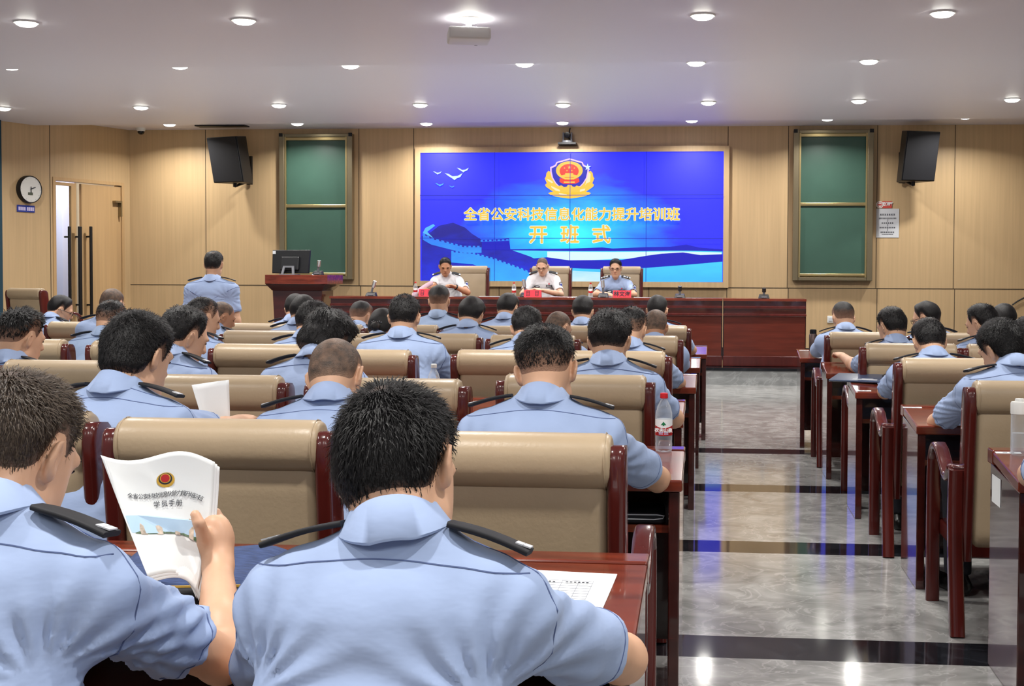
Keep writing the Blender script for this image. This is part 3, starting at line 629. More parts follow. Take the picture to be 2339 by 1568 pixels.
# ================================================================== armchairs
def make_chair(high=False):
    t = thing('leather_armchair', 'x', 'chair')
    H = 1.34 if high else 1.035
    tilt = 0.07
    def by(z): return -tilt*(z-.38)/(1.03-.38)          # rear face line leans back
    # lower back cushion
    q = MB(); zt = H-.125
    n = 14
    path = [(0, by(z)+.055, z) for z in np.linspace(.34, zt+.02, n)]
    def prof(tt): 
        f = min(1, tt*9+.45, (1-tt)*14+.75); w = .538; return rounded_profile(w, .10*f, .028)
    q.sweep(path, prof, up=(0, 1, 0)); q.build('backrest', 'leather', t, True, 60)
    # head roll, wraps over the top
    q = MB(); zc = H-.068; yc = by(zc)+.05
    xs = np.concatenate([[-.277, -.274, -.266, -.25], np.linspace(-.2, .2, 7), [.25, .266, .274, .277]])
    pth = [(x, yc, zc) for x in xs]
    def pr(tt):
        i = int(round(tt*(len(xs)-1))); e = abs(xs[i]); s = 1 if e < .26 else (.97 if e < .27 else (.90 if e < .276 else .78))
        return [(a*s, b*s) for a, b in rounded_profile(.135, .138, .062, 7)]
    q.sweep(pth, pr, up=(0, 0, 1)); q.build('headrest', 'leather', t, True, 60)
    for s in (-1, 1): q = MB(); q.tube([(s*.262, yc+.0685*math.cos(a), zc+.070*math.sin(a)) for a in np.linspace(.2, 5.9, 18)], .0022, 5); q.build('stitching', 'leather', t, True)
    # wooden side frames of the back
    for s in (-1, 1):
        q = MB(); zz = np.linspace(.30, H-.075, 12)
        path = [(s*.290, by(z)+.052, z) for z in zz]+[(s*.290, by(H-.05)+.054, H-.05), (s*.290, by(H-.04)+.058, H-.036), (s*.290, by(H-.03)+.06, H-.028)]
        k = len(path)
        def ps(tt): 
            i = int(round(tt*(k-1))); f = 1 if i < k-3 else (.92, .78, .5)[i-k+3]; return rounded_profile(.044, .128*f, .016)
        q.sweep(path, ps, up=(0, 1, 0)); q.build('side_frame', 'redwood_chair', t, True, 60)
    # bent arms and legs
    for s in (-1, 1):
        x = s*.335; pf = rounded_profile(.058, .034, .012, 3)
        q = MB(); q.sweep([(s*.30, by(.66)+.05, .668), (x, by(.66)+.05, .672), (x, .04, .672), (x, .07, .664), (x, .10, .636), (x, .14, .618), (x, .18, .622), (x, .25, .66), (x, .33, .70), (x, .40, .716), (x, .46, .708), (x, .505, .68), (x, .53, .63)], pf, up=(0, 0, 1)); q.build('armrest', 'redwood_chair', t, True, 60)
        q = MB(); q.sweep([(x, by(.66)+.035, .672), (x, by(.6)+.035, .60), (x, .02, .46), (x, .0, .3), (x, -.035, .12), (x, -.06, 0)], rounded_profile(.058, .062, .014, 3), up=(0, 1, 0)); q.build('rear_leg', 'redwood_chair', t, True, 60)
        q = MB(); q.sweep([(x, .528, .645), (x, .54, .56), (x, .543, .4), (x, .54, .2), (x, .535, 0)], rounded_profile(.058, .046, .012, 3), up=(0, 1, 0)); q.build('front_leg', 'redwood_chair', t, True, 60)
    q = MB(); q.rbox((-.262, .07, .375), (.262, .565, .475), .04, 4); q.build('seat', 'leather', t, True, 60)
    q = MB(); q.rbox((-.31, .03, .30), (.31, .55, .372), .012); q.build('seat_frame', 'redwood_chair', t, True)
    return t
CH0 = make_chair(); CH_USED = [False]
HIGH0 = [None]
def chair(x, y, z, rz, label, group, high=False):
    global CH0
    if high:
        if HIGH0[0] is None: HIGH0[0] = c = make_chair(True)
        else: c = copy_tree(HIGH0[0])
    elif not CH_USED[0]: CH_USED[0] = True; c = CH0
    else: c = copy_tree(CH0)
    c.location = (x, y, z); c.rotation_euler = (0, 0, rz); c['label'] = label; c['group'] = group
    return c
CW = 0.63
def chair_px(edge, px, ytop, label, rz=0.0, group='tan leather armchairs in the main seating block'):
    """edge 'r'/'l'/'c': the given column is that edge of the back"""
    D = (1.42-1.035)*F_PX/(ytop-yh(px)); hw = .30
    p = at(px, ytop, D); x = p[0]+{'r': -hw, 'l': hw, 'c': 0}[edge]
    return chair(x, D+.05, 0, rz, label, group)
L_ = lambda row, rest: f'tan armchair, {row} row from back, {rest}'
CHAIRS = [
 ('r', 748, 973, L_('second', 'behind the raised booklet')), ('r', 1418, 997, L_('second', 'beside the seated man next to the red-capped bottle'), ), ('r', 214, 958, L_('second', 'at the door side of the booklet')),
 ('r', 650, 866, L_('third', 'just past the man reading a white sheet')), ('r', 1063, 871, L_('third', 'with a white-capped bottle before it')), ('r', 1489, 859, L_('third', 'next to the aisle')), ('r', 292, 833, L_('third', 'behind a man with thick wavy hair')),
 ('r', 944, 803, L_('fourth', 'beside a broad-backed officer')), ('l', 1034, 801, L_('fourth', 'with its whole back uncovered')), ('r', 1530, 803, L_('fourth', 'next to the aisle')), ('l', 480, 790, L_('fourth', 'with an uncovered back below the lectern')), ('l', 200, 784, L_('fourth', 'mostly hidden by a large round head of black hair')), ('r', 151, 782, L_('fourth', 'next to the angled door wall')),
 ('r', 1097, 764, L_('fifth', 'behind the man with side-swept hair')), ('r', 884, 764, L_('fifth', 'behind the woman with the hair bun')), ('r', 1557, 767, L_('fifth', 'next to the aisle')), ('r', 1321, 767, L_('fifth', 'behind the shaven-headed man near the aisle')), ('l', 503, 758, L_('fifth', 'below the lectern with monitor')),
 ('l', 521, 741, L_('sixth', 'in front of the standing man')), ('l', 104, 739, L_('sixth', 'under the door handles')), ('r', 832, 744, L_('sixth', 'behind the table end with the tilted microphone')), ('r', 1005, 744, L_('sixth', 'in line with the white-shirted man holding a paper')), ('c', 1118, 745, L_('sixth', 'in line with the middle man on the platform')), ('c', 1322, 744, L_('sixth', 'in line with the blue-shirted man on the platform')), ('r', 1576, 743, L_('sixth', 'next to the aisle'))]
for c in CHAIRS: chair_px(*c)
GR = 'tan leather armchairs across the aisle'
R_l = lambda row, rest: f'tan armchair across the aisle, {row} row from back, {rest}'
for c in [('l', 2214, 865, R_l('third', 'beside the clear bottle with white lid')), ('l', 2050, 814, R_l('fourth', 'behind the navy folder')), ('l', 1969, 781, R_l('fifth', 'beside the aisle')), ('l', 1888, 756, R_l('sixth', 'beside the dark flask')), ('l', 2203, 782, R_l('fifth', 'second from the aisle')), ('l', 2130, 757, R_l('sixth', 'second from the aisle'))]:
    o = chair_px(*c, 0.0, GR); k_ = .98; D_ = (1.42-1.035*k_)*F_PX/(c[2]-yh(c[1])); p_ = at(c[1], c[2], D_); o.location = (p_[0]+.30, D_+.05, 0); o.scale = (1, 1, k_)
# back row, under the two closest men
chair(at(35, 1400, 1.5)[0]-.03, 1.02, 0, 0, L_('first', 'under the man holding the booklet'), 'tan leather armchairs in the main seating block')
chair(at(915, 1400, 1.5)[0]-.02, 1.12, 0, 0, L_('first', 'under the man with spiky black hair'), 'tan leather armchairs in the main seating block')
# ================================================================== desks
def make_desk(L, D=0.52, hf=0.75, hb=0.795):
    t = thing('conference_desk', 'x', 'desk')
    # origin: aisle end, user's edge, floor; extends to -x
    s = (hb-hf)/(D-.09)
    q = MB(); zt = lambda y: hf+s*y
    q.hexa([(-L, 0, hf-.04), (0, 0, hf-.04), (0, D-.095, zt(D-.095)-.04), (-L, D-.095, zt(D-.095)-.04)], [(-L, 0, hf), (0, 0, hf), (0, D-.095, zt(D-.095)), (-L, D-.095, zt(D-.095))])
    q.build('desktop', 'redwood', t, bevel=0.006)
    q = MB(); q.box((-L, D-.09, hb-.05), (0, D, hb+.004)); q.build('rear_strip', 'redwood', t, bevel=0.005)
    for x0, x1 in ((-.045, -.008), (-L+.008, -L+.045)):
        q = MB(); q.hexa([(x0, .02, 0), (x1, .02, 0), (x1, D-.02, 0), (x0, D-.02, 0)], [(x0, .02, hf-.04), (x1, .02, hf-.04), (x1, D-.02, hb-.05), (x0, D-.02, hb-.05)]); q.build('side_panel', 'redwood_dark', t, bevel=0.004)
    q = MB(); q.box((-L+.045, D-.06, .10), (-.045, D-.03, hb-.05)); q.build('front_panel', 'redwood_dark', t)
    q = MB(); q.box((-L+.045, .08, hf-.19), (-.045, D-.06, hf-.165)); q.build('shelf', 'redwood', t)
    return t
DL = {}
def desk(px, py, Y, L, n, D, labels, group, side=-1, skew=.05):
    p = at(px, py, Y); x, y = p[0], Y
    for i in range(n):
        key = (L, D)
        if key not in DL: DL[key] = o = make_desk(L, D)
        else: o = copy_tree(DL[key])
        o.location = (x if side < 0 else x+L, y, 0)
        o['label'] = labels(i); o['group'] = group
        x += side*(L+.012); y += skew
ROWN = ['first', 'second', 'third', 'fourth', 'fifth', 'sixth']
LD = [(1447, 1430, 2.33, 1, .60, 1.55), (1558, 1099, 4.31, 2, .50, 1.6), (1561, 959, 6.14, 2, .52, 1.6), (1590, 884.6, 7.96, 3, .50, 1.6), (1599.6, 839.4, 9.7, 4, .50, 1.6), (1615, 808, 11.4, 4, .55, 1.6)]
for r, (px, py, Y, n, D, L) in enumerate(LD):
    desk(px, py, Y, L, n, D, lambda i, r=r: f'red wooden desk of the main block, {ROWN[r]} row from back, {ORD[i]} from aisle', 'red wooden desks of the main block')
# the back row desk goes on toward the door wall
o = copy_tree(DL[(1.55, .60)]); o.location = (at(1447, 1430, 2.33)[0]-1.562, 2.33, 0); o['label'] = 'red wooden desk of the main block, first row from back, under the bags'
RDK = [(2327, 1088.5, 4.43, 1, .50, 1.6), (2094, 967, 6.04, 1, .52, 1.6), (1954, 892, 7.78, 1, .50, 1.6), (1887.5, 848.7, 9.3, 2, .50, 1.6), (1827, 815.5, 11.0, 2, .50, 1.6)]
for r, (px, py, Y, n, D, L) in enumerate(RDK):
    desk(px, py, Y, L, n, D, lambda i, r=r: f'red wooden desk across the aisle, {ROWN[r+1]} row from back, {ORD[i]} from aisle', 'red wooden desks across the aisle', 1, 0)
def desk_z(Y, Yf, D=.5): return .75+.045/(D-.09)*max(0, min(Y-Yf, D-.09))
def on_desk(px, py, Yf, D=.5, lift=.0):
    p = atz(px, py, .78)
    for _ in range(4): p = atz(px, py, .75+.045/(D-.09)*max(0, min(p[1]-Yf, D-.09))+lift)
    Y_ = min(max(p[1], Yf+.04), Yf+D-.11)
    if Y_ != p[1]: p = at(px, py, Y_); p[2] = .75+.045/(D-.09)*(Y_-Yf)+lift
    return p
# white number stickers on desk corners
for px, py, Y, D, lab in ((2303, 1030, 4.43, .5, 'white sticker on the desk corner near the clear bottle'), (2084, 923, 6.04, .52, 'white sticker on the desk corner by a bent elbow'), (1972, 886, 7.78, .5, 'white sticker under the edge of the navy folder'), (1838, 798, 11.0, .5, 'white sticker on the desk corner by the dark flask')):
    p = on_desk(px, py, Y, D); z = p[2]
    q = MB(); q.box((-.045, -.012, 0), (.045, .012, .001)); q.box((-.02, -.004, .001), (-.004, .004, .0014), 1); q.box((.004, -.004, .001), (.02, .004, .0014), 1)
    o = q.build('desk_sticker', ['paper', 'ink_grey']); o.location = (p[0], p[1], z+.001); o.rotation_euler = (math.atan(.045/(D-.09)), 0, 0); tag(o, lab, 'sticker', 'white desk stickers')
p = at(2270, 1058, 4.75); q = MB(); q.box((-.0008, -.07, -.05), (0, .07, .05)); o = q.build('desk_tag', 'paper'); o.location = (at(2327, 1088.5, 4.43)[0]+.0065, 4.80, .66); o.rotation_euler = (0, 0, 0); tag(o, 'white paper tag stuck on the end panel of a desk across the aisle', 'tag')
# ================================================================== platform table
TY = YP+.28; TX0, TX1 = at(753, 700, TY)[0], at(1842, 700, TY)[0]; TZ = at(1300, 680, TY)[2]; H = TZ-ZP
tb = thing('rostrum_table', 'long dark red wooden table with moulded front on the platform', 'table', ((TX0+TX1)/2, TY, ZP)); hw = (TX1-TX0)/2; TD = .75
xs_ = at(1651, 700, TY)[0]-(TX0+TX1)/2
for a, b in ((-hw, xs_-.004), (xs_+.004, hw)):
    q = MB(); q.box((a, -.02, H-.035), (b, TD, H)); q.build('tabletop', 'redwood', tb, bevel=.005)
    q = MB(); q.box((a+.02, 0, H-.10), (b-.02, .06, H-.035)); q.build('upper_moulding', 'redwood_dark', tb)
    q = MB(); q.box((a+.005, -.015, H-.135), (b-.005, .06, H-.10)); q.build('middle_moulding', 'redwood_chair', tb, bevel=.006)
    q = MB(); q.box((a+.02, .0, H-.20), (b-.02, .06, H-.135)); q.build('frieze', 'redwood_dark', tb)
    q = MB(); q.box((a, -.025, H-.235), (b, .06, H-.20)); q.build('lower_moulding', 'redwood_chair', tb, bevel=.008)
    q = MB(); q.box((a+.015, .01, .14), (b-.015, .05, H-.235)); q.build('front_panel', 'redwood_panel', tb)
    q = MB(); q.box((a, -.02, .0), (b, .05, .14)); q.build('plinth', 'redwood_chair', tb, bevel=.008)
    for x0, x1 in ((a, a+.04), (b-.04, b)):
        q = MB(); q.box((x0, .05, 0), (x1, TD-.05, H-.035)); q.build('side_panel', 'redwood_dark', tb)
# ================================================================== lectern
LY = YP+.45; lx = at(676, 640, LY)[0]; lt = at(676, 628, LY)[2]; lec = thing('lectern', 'dark red wooden lectern carrying a monitor, on the platform', 'lectern', (lx, LY, ZP)); LH = lt-ZP; k = 3000/LY
fwid = 150/k/2; bw = 120/k/2
q = MB(); n = 10
pts = [(-fwid+2*fwid*i/n, -.06*math.sin(math.pi*i/n)) for i in range(n+1)]
top = [(x, y, LH) for x, y in pts]+[(fwid*1.15, .55, LH), (-fwid*.9, .55, LH)]; low = [(x, y, LH-.13) for x, y in pts]+[(fwid*1.15, .55, LH-.13), (-fwid*.9, .55, LH-.13)]
m_ = len(top); q.add(low+top, [tuple(range(m_))[::-1], tuple(range(m_, 2*m_))]+[(i, (i+1) % m_, (i+1) % m_+m_, i+m_) for i in range(m_)]); q.build('lectern_top', 'redwood', lec, bevel=.006)
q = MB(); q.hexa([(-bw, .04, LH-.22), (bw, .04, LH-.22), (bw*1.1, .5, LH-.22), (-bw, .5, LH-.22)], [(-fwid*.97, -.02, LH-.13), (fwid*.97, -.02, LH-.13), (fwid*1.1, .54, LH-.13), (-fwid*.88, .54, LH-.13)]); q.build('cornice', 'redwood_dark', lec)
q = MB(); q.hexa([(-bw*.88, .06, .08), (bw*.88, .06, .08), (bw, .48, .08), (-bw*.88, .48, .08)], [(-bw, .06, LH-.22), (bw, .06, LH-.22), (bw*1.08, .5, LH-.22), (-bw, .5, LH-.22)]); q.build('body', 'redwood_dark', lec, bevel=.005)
q = MB(); q.box((-bw*1.05, .02, 0), (bw*1.15, .54, .08)); q.build('plinth', 'redwood_dark', lec, bevel=.005)
MY = LY+.12; mx_ = at(663, 590, MY)[0]; mn = thing('monitor', 'black monitor seen from behind on the lectern', 'monitor', (mx_, MY, lt), math.radians(-8)); kk = 3000/MY; mw = 96/kk/2; mh = 58/kk
q = MB(); q.hexa([(-mw*.94, -.02, .02), (mw*.94, -.02, .02), (mw*.98, .03, .02), (-mw*.98, .03, .02)], [(-mw, .03, mh), (mw, .03, mh), (mw, .07, mh), (-mw, .07, mh)]); q.build('casing', 'black', mn, bevel=.008)
q = MB(); q.hexa([(-mw*.5, -.05, .06), (mw*.5, -.05, .06), (mw*.5, .0, .06), (-mw*.5, .0, .06)], [(-mw*.5, -.01, mh*.75), (mw*.5, -.01, mh*.75), (mw*.5, .05, mh*.75), (-mw*.5, .05, mh*.75)]); q.build('rear_housing', 'black', mn, bevel=.02)
q = MB()
for s in (-1, 1): q.hexa([(s*.085-.016, -.09, 0), (s*.085+.016, -.09, 0), (s*.085+.016, -.07, 0), (s*.085-.016, -.07, 0)], [(s*.065-.016, -.06, .12), (s*.065+.016, -.06, .12), (s*.065+.016, -.04, .12), (s*.065-.016, -.04, .12)])
q.box((-.081, -.062, .1), (.081, -.04, .125)); q.box((-.12, -.1, 0), (.12, .06, .01)); q.build('stand', 'grey_plastic', mn)
q = MB(); q.box((-mw*.96, -.006+.02, mh-.055), (-mw*.8, .02, mh-.012)); o = q.build('label_sticker', 'paper_grey', mn)
def microphone(px, py, Y, z, hgt, lean, label, lit=True, rz=0.0):
    p = at(px, py, Y); t = thing('table_microphone', label, 'microphone', (p[0], Y, z), rz, 'table microphones on the platform')
    q = MB(); q.hexa([(-.075, -.06, 0), (.075, -.06, 0), (.075, .06, 0), (-.075, .06, 0)], [(-.06, -.03, .045), (.06, -.03, .045), (.06, .05, .06), (-.06, .05, .06)]); q.build('base', 'black', t, bevel=.006)
    q = MB(); q.tube([(0, .01, .04), (lean*.25, .0, .04+hgt*.35), (lean*.5, -.01, .04+hgt*.55)], .016); q.build('stem', 'grey_plastic', t, True)
    q = MB(); q.tube([(lean*.5, -.01, .04+hgt*.5), (lean, -.03, .04+hgt)], .026, 10); q.build('capsule', 'silver' if lit else 'black', t, True)
    q = MB(); q.box((-.035, -.062, .012), (.035, -.05, .03)); q.build('label_plate', 'silver', t)
    return t
microphone(848, 676, TY+.12, TZ, .17, .06, 'tilted silver microphone at the lectern end of the platform table')
microphone(1553, 676, TY+.12, TZ, .12, .0, 'short black microphone standing beyond the blue-shirted speaker', False)
microphone(1745, 678, TY+.12, TZ, .10, .0, 'short black microphone at the aisle end of the platform table', False)
microphone(1378, 676, TY+.12, TZ, .20, -.01, 'upright microphone in front of the blue-shirted speaker')
microphone(1200, 676, TY+.2, TZ, .20, -.02, 'microphone behind the two-letter red name plate')
microphone(726, 612, LY+.2, lt, .16, .03, 'lit silver microphone on the lectern beside the monitor')
def name_plate(px, Y, w, body, label):
    p = at(px, 672, Y); t = thing('name_plate', label, 'name plate', (p[0], Y, TZ), 0, 'red name plates')
    q = MB(); q.hexa([(-w/2, -.045, 0), (w/2, -.045, 0), (w/2, .045, 0), (-w/2, .045, 0)], [(-w/2, -.012, .1), (w/2, -.012, .1), (w/2, .012, .1), (-w/2, .012, .1)]); q.build('plate', 'red_plate', t)
    if isinstance(body, str): text('lettering', body, .075, (0, -.0315, .048), 'ink', t, rot=(math.atan2(.1, .033), 0, 0), offset=.001)
    else:
        q = MB()
        for cx in body:
            for a, b, c, d in ((-.02, .03, .02, .036), (-.02, .008, .02, .014), (-.02, -.012, .02, -.006), (-.02, -.032, .02, -.026), (-.022, -.032, -.016, .036), (.016, -.032, .022, .036)):
                zf = lambda v: .05+v
                yy = lambda v: -.045+.033*(zf(v))/.1-.0015
                q.add([(cx+a, yy(b), zf(b)), (cx+c, yy(b), zf(b)), (cx+c, yy(d), zf(d)), (cx+a, yy(d), zf(d))], [(0, 1, 2, 3)])
        q.build('lettering', 'ink', t)
name_plate(974, TY+.10, .20, (-.05, .05), 'red name plate partly hidden before the man reading a paper')
name_plate(1217, TY+.10, .235, (-.06, .06), 'red name plate before the middle man in white')
name_plate(1421, TY+.10, .245, '林文海', 'red name plate before the blue-shirted speaker')
# ================================================================== bottles and small things
def bottle(p, h, label, cap='red_cap', brand=False, r=None, group='plastic drinking bottles', labelmat='red_label'):
    r = r or h*.145; t = thing('water_bottle', label, 'bottle', p, 0, group)
    q = MB(); pf = [(0, .004), (r*.7, 0), (r*.95, h*.02), (r, h*.06), (r*.97, h*.10), (r, h*.13), (r*.96, h*.18), (r*.985, h*.22), (r*.985, h*.55), (r, h*.58), (r*.97, h*.66), (r*.75, h*.78), (r*.42, h*.87), (r*.36, h*.9), (r*.36, h*.95)]
    q.lathe(pf, n=28); q.build('shell', 'bottle_clear', t, True, 60)
    q = MB(); q.lathe([(0, h*.91), (r*.45, h*.91), (r*.47, h*.92), (r*.45, h*.99), (r*.38, h*1.0), (0, h*1.0)], n=24); q.build('cap', cap, t, True)
    q = MB(); q.lathe([(r*1.0, h*.285), (r*1.0, h*.56)], n=36); q.build('label_band', 'paper', t, True)
    q = MB(); m_ = 36; vs = []
    for i in range(m_+1):
        a = 2*math.pi*i/m_; f = .435-.02*math.cos(2*(a+math.pi/2))
        vs += [(r*1.006*math.cos(a), r*1.006*math.sin(a), h*.285), (r*1.006*math.cos(a), r*1.006*math.sin(a), h*f)]
    q.add(vs, [(2*i, 2*i+2, 2*i+3, 2*i+1) for i in range(m_)]); q.build('label_colour', labelmat, t, True)
    if brand:
        text('label_lettering', '农夫山泉', h*.075, (0, -r*1.03, h*.375), 'paper', t, offset=.0006)
        q = MB(); w = h*.045; q.prism([(-w, h*.47), (w, h*.47), (0, h*.525)], -r*1.03, -r*1.01); q.prism([(-w*.35, h*.452), (w*.35, h*.452), (w*.2, h*.47), (-w*.2, h*.47)], -r*1.03, -r*1.01); q.build('tree_mark', 'green_logo', t)
        q = MB()
        for zz in (.335, .31): q.box((-r*.55, -r*1.0, h*zz), (-r*.02, -r*.86, h*(zz+.012))); q.box((r*.02, -r*1.0, h*zz), (r*.55, -r*.86, h*(zz+.012)))
        q.build('label_print', 'pale_lilac', t)
    return t
p = on_desk(1516, 1029, 4.31); kk = 3000/p[1]; bottle(p, 135/kk, 'clear water bottle with red cap and red label standing near the aisle', brand=True)
p = on_desk(1000, 985, 6.14-.03, .52); bottle((at(991, 905, 6.3)[0], 6.3, .775), .185+.03, 'water bottle with white cap behind the spiky-haired man', cap='white_plastic')
for px, lab in ((949, 'small red-capped water bottle beside the man holding a paper'), (1174, 'small water bottle between the two white-shirted men'), (1349, 'small red-capped water bottle beside the blue-shirted speaker')):
    bottle((at(px, 670, TY+.35)[0], TY+.35, TZ), .20, lab)
bottle((at(1516, 800, 9.95)[0], 9.95, .785), .20, 'water bottle with blue cap beyond the aisle-side man in the fourth row', cap='blue_cap', labelmat='green_logo')
# clear tumbler with white lid, flask
p = on_desk(2328, 1042, 4.43); h = 128*p[1]/3000; t = thing('tumbler', 'clear tumbler with a white screw lid on a desk across the aisle', 'tumbler', p); r = h*.15
q = MB(); q.lathe([(0, .0), (r*.96, 0), (r, h*.03), (r, h*.74), (r*.92, h*.76)], n=28); q.build('body', 'bottle_clear', t, True); q = MB(); q.lathe([(0, h*.02), (r*.9, h*.02), (r*.9, h*.4), (0, h*.4)], n=24); q.build('water', 'water_clear', t, True)
q = MB(); q.lathe([(r*.98, h*.73), (r*1.06, h*.74), (r*1.06, h*.92), (r*.95, h*.95), (r*.6, h*.955), (r*.55, h*1.0), (0, h*1.0)], n=28); q.build('lid', 'white_plastic', t, True)
p = on_desk(1857, 792, 11.0); h = 48*p[1]/3000; t = thing('flask', 'dark brown steel flask on the desk beside the aisle near the front', 'flask', p); r = h*.19
q = MB(); q.lathe([(0, 0), (r, 0), (r, h*.74), (r*.8, h*.8)], n=24); q.build('body', 'steel_flask', t, True); q = MB(); q.lathe([(r*.78, h*.79), (r*.84, h*.8), (r*.84, h*.97), (r*.7, h), (0, h)], n=24); q.build('lid', 'black_gloss', t, True)
# papers
def paper(px, py, Yf, w, d, rz, label, D=.5, name='paper_sheet', m='paper', pos=None, tilt=None, thick=.0012):
    p = np.array(pos) if pos is not None else on_desk(px, py, Yf, D, .001)
    q = MB(); n = 6; vs = []
    for i in range(n+1):
        for j in range(n+1):
            vs.append((-w/2+w*i/n, -d/2+d*j/n, .002*math.sin(3*i/n+2)*math.sin(2.5*j/n)+.002))
    nn = len(vs); vs += [(x, y, z-thick) for x, y, z in vs]
    fs = [(i*(n+1)+j, (i+1)*(n+1)+j, (i+1)*(n+1)+j+1, i*(n+1)+j+1) for i in range(n) for j in range(n)]
    q.add(vs, fs+[tuple(nn+a for a in f[::-1]) for f in fs])
    t = tag(q.build(name, m, None, True), label, 'paper'); t.location = tuple(map(float, p)); t.rotation_euler = (math.atan(.045/(D-.09)) if tilt is None else tilt, 0, rz); return t
t = paper(1270, 1360, 2.33, .21, .297, -.06, 'white printed form lying on the back row desk', .60)
q = MB()
for i in range(12): y = .08-.016*i; q.box((-.085, y, .0045), (.065, y+.0007, .0051))
for x in (-.085, -.05, .0, .035, .0643): q.box((x, .08-.176, .0045), (x+.0007, .0805, .0051))
q.build('table_lines', 'ink_grey', t)
q = MB()
for x, n in ((-.045, 4), (.008, 4), (.042, 2)):
    for k in range(n): q.box((x+k*.0085, .0685, .0045), (x+k*.0085+.005, .073, .0052))
q.build('print', 'ink', t)
paper(800, 945, 4.31, .30, .21, .3, 'white sheet before the man with closely cropped hair', .5, pos=(at(815, 935, 4.45)[0], 4.50, .80), tilt=.6)
paper(2205, 958, 6.04, .2, .28, .2, 'white paper under the forearm of the big man across the aisle', .52)
# navy folder on the fourth desk across the aisle
p = on_desk(1966, 872, 7.78); t = thing('document_folder', 'navy document folder overhanging the desk edge across the aisle', 'folder', (p[0], p[1], p[2]+.006), -.3); t.rotation_euler = (.11, 0, -.35)
q = MB(); q.rbox((-.17, -.12, 0), (.17, .12, .012), .006); q.build('cover', 'folder_navy', t, True); q = MB(); q.box((-.172, -.10, -.004), (.10, .1, .0)); q.build('pages', 'paper', t)
q = MB(); q.box((-.03, -.09, .0121), (.12, -.07, .0128)); q.box((.02, -.06, .0121), (.09, -.048, .0128)); q.build('print', 'paper_grey', t); q = MB(); q.rbox((.12, .04, .008), (.165, .1, .02), .006); q.build('clasp', 'black', t)
# red box at the far desks across the aisle
p = at(2186, 757, 11.2); t = thing('red_box', 'flat red box with a round white mark on a far desk across the aisle', 'box', (p[0], 11.35, .79)); kk = 3000/11.35; w = 50/kk
q = MB(); q.rbox((-w/2, -.1, 0), (w/2, .1, .085), .01); q.build('carton', 'red_box', t, True); q = MB(); q.lathe([(0, -.102), (.02, -.102), (.02, -.1)], (-.02, 0, .035), 18, axis='y'); q.build('mark', 'paper', t); q = MB(); q.box((-w/2+.01, -.08, .085), (w/2-.01, .08, .09)); q.build('lid_band', 'black', t)
# blue-black document bags on the back row desk
p = on_desk(560, 1300, 2.33, .6); bag = thing('document_bag', 'dark blue document bag with gold zips on the back row desk', 'bag', (p[0]-.06, 2.62, .775)); bag.rotation_euler = (.1, 0, .12)
q = MB(); nx, ny = 16, 12; w, d, hh = .36, .32, .045; vs = []
for i in range(nx+1):
    for j in range(ny+1):
        u, v = i/nx*2-1, j/ny*2-1; e = (1-abs(u)**5)*(1-abs(v)**5)
        vs.append((u*w/2, v*d/2, .008+hh*e**.5*(1+.12*math.sin(5*u+1.3)*math.cos(4*v))))
nn = len(vs); vs += [(x, y, 0) for x, y, z in vs]; fs = [(i*(ny+1)+j, (i+1)*(ny+1)+j, (i+1)*(ny+1)+j+1, i*(ny+1)+j+1) for i in range(nx) for j in range(ny)]
rim = [i*(ny+1) for i in range(nx+1)]+[nx*(ny+1)+j for j in range(1, ny+1)]+[i*(ny+1)+ny for i in range(nx-1, -1, -1)]+[j for j in range(ny-1, 0, -1)]
q.add(vs, fs+[tuple(nn+a for a in f[::-1]) for f in fs]+[(rim[i], nn+rim[i], nn+rim[(i+1) % len(rim)], rim[(i+1) % len(rim)]) for i in range(len(rim))]); q.build('bag_body', 'denim', bag, True, 70)
for zc, yy in ((.05, -.155), (.018, -.172)):
    q = MB(); q.tube([(-w*.48+w*.96*k/10, yy+.004*math.sin(k), zc) for k in range(11)], .0035, 6); q.build('zip', 'gold_ink', bag, True)
q = MB(); q.rbox((-.21, -.185, 0), (.21, -.15, .05), .012); q.build('gusset', 'black_cloth', bag, True)
b2 = thing('laptop_case', 'black zipped case with gold edging under the raised booklet', 'bag', (p[0]-.36, 2.50, .77)); b2.rotation_euler = (.1, 0, .35)
q = MB(); q.rbox((-.19, -.13, 0), (.19, .13, .045), .018, 4); q.build('case_body', 'navy', b2, True); q = MB()
for zc in (.016, .032): q.tube([(-.18, -.132, zc), (.18, -.132, zc)], .003, 6); q.tube([(.192, -.12, zc), (.192, .12, zc)], .003, 6)
q.build('edging', 'gold_ink', b2, True); q = MB(); q.rbox((-.05, -.15, .02), (.0, -.128, .032), .004); q.build('zip_pull', 'black', b2, True)
# dark case with pale piping on the shelf of the second row desk
p = at(1470, 1185, 4.6); t = thing('zip_pouch', 'black pouch with pale piping on the shelf under the bottle desk', 'bag', (p[0]-.02, 4.50, .586)); t.rotation_euler = (0, 0, .05)
q = MB(); q.rbox((-.16, -.11, 0), (.1, .11, .04), .018, 4); q.build('pouch', 'black_cloth', t, True); q = MB(); q.tube([(-.15, -.112, .02), (.06, -.112, .018), (.09, -.112, .022), (.095, -.112, .03), (.07, -.112, .034), (-.15, -.112, .034)], .0022, 6); q.build('piping', 'paper_grey', t, True)
# high chairs on the platform and the spare pair by the door wall
for px, lab in ((1070, 'behind the man holding a paper'), (1258, 'behind the middle man in white'), (1420, 'behind the blue-shirted speaker')):
    chair(at(px, 640, 19.15)[0], 19.15, ZP, math.pi, f'high-backed tan leather armchair on the platform {lab}', 'high-backed armchairs on the platform', True)
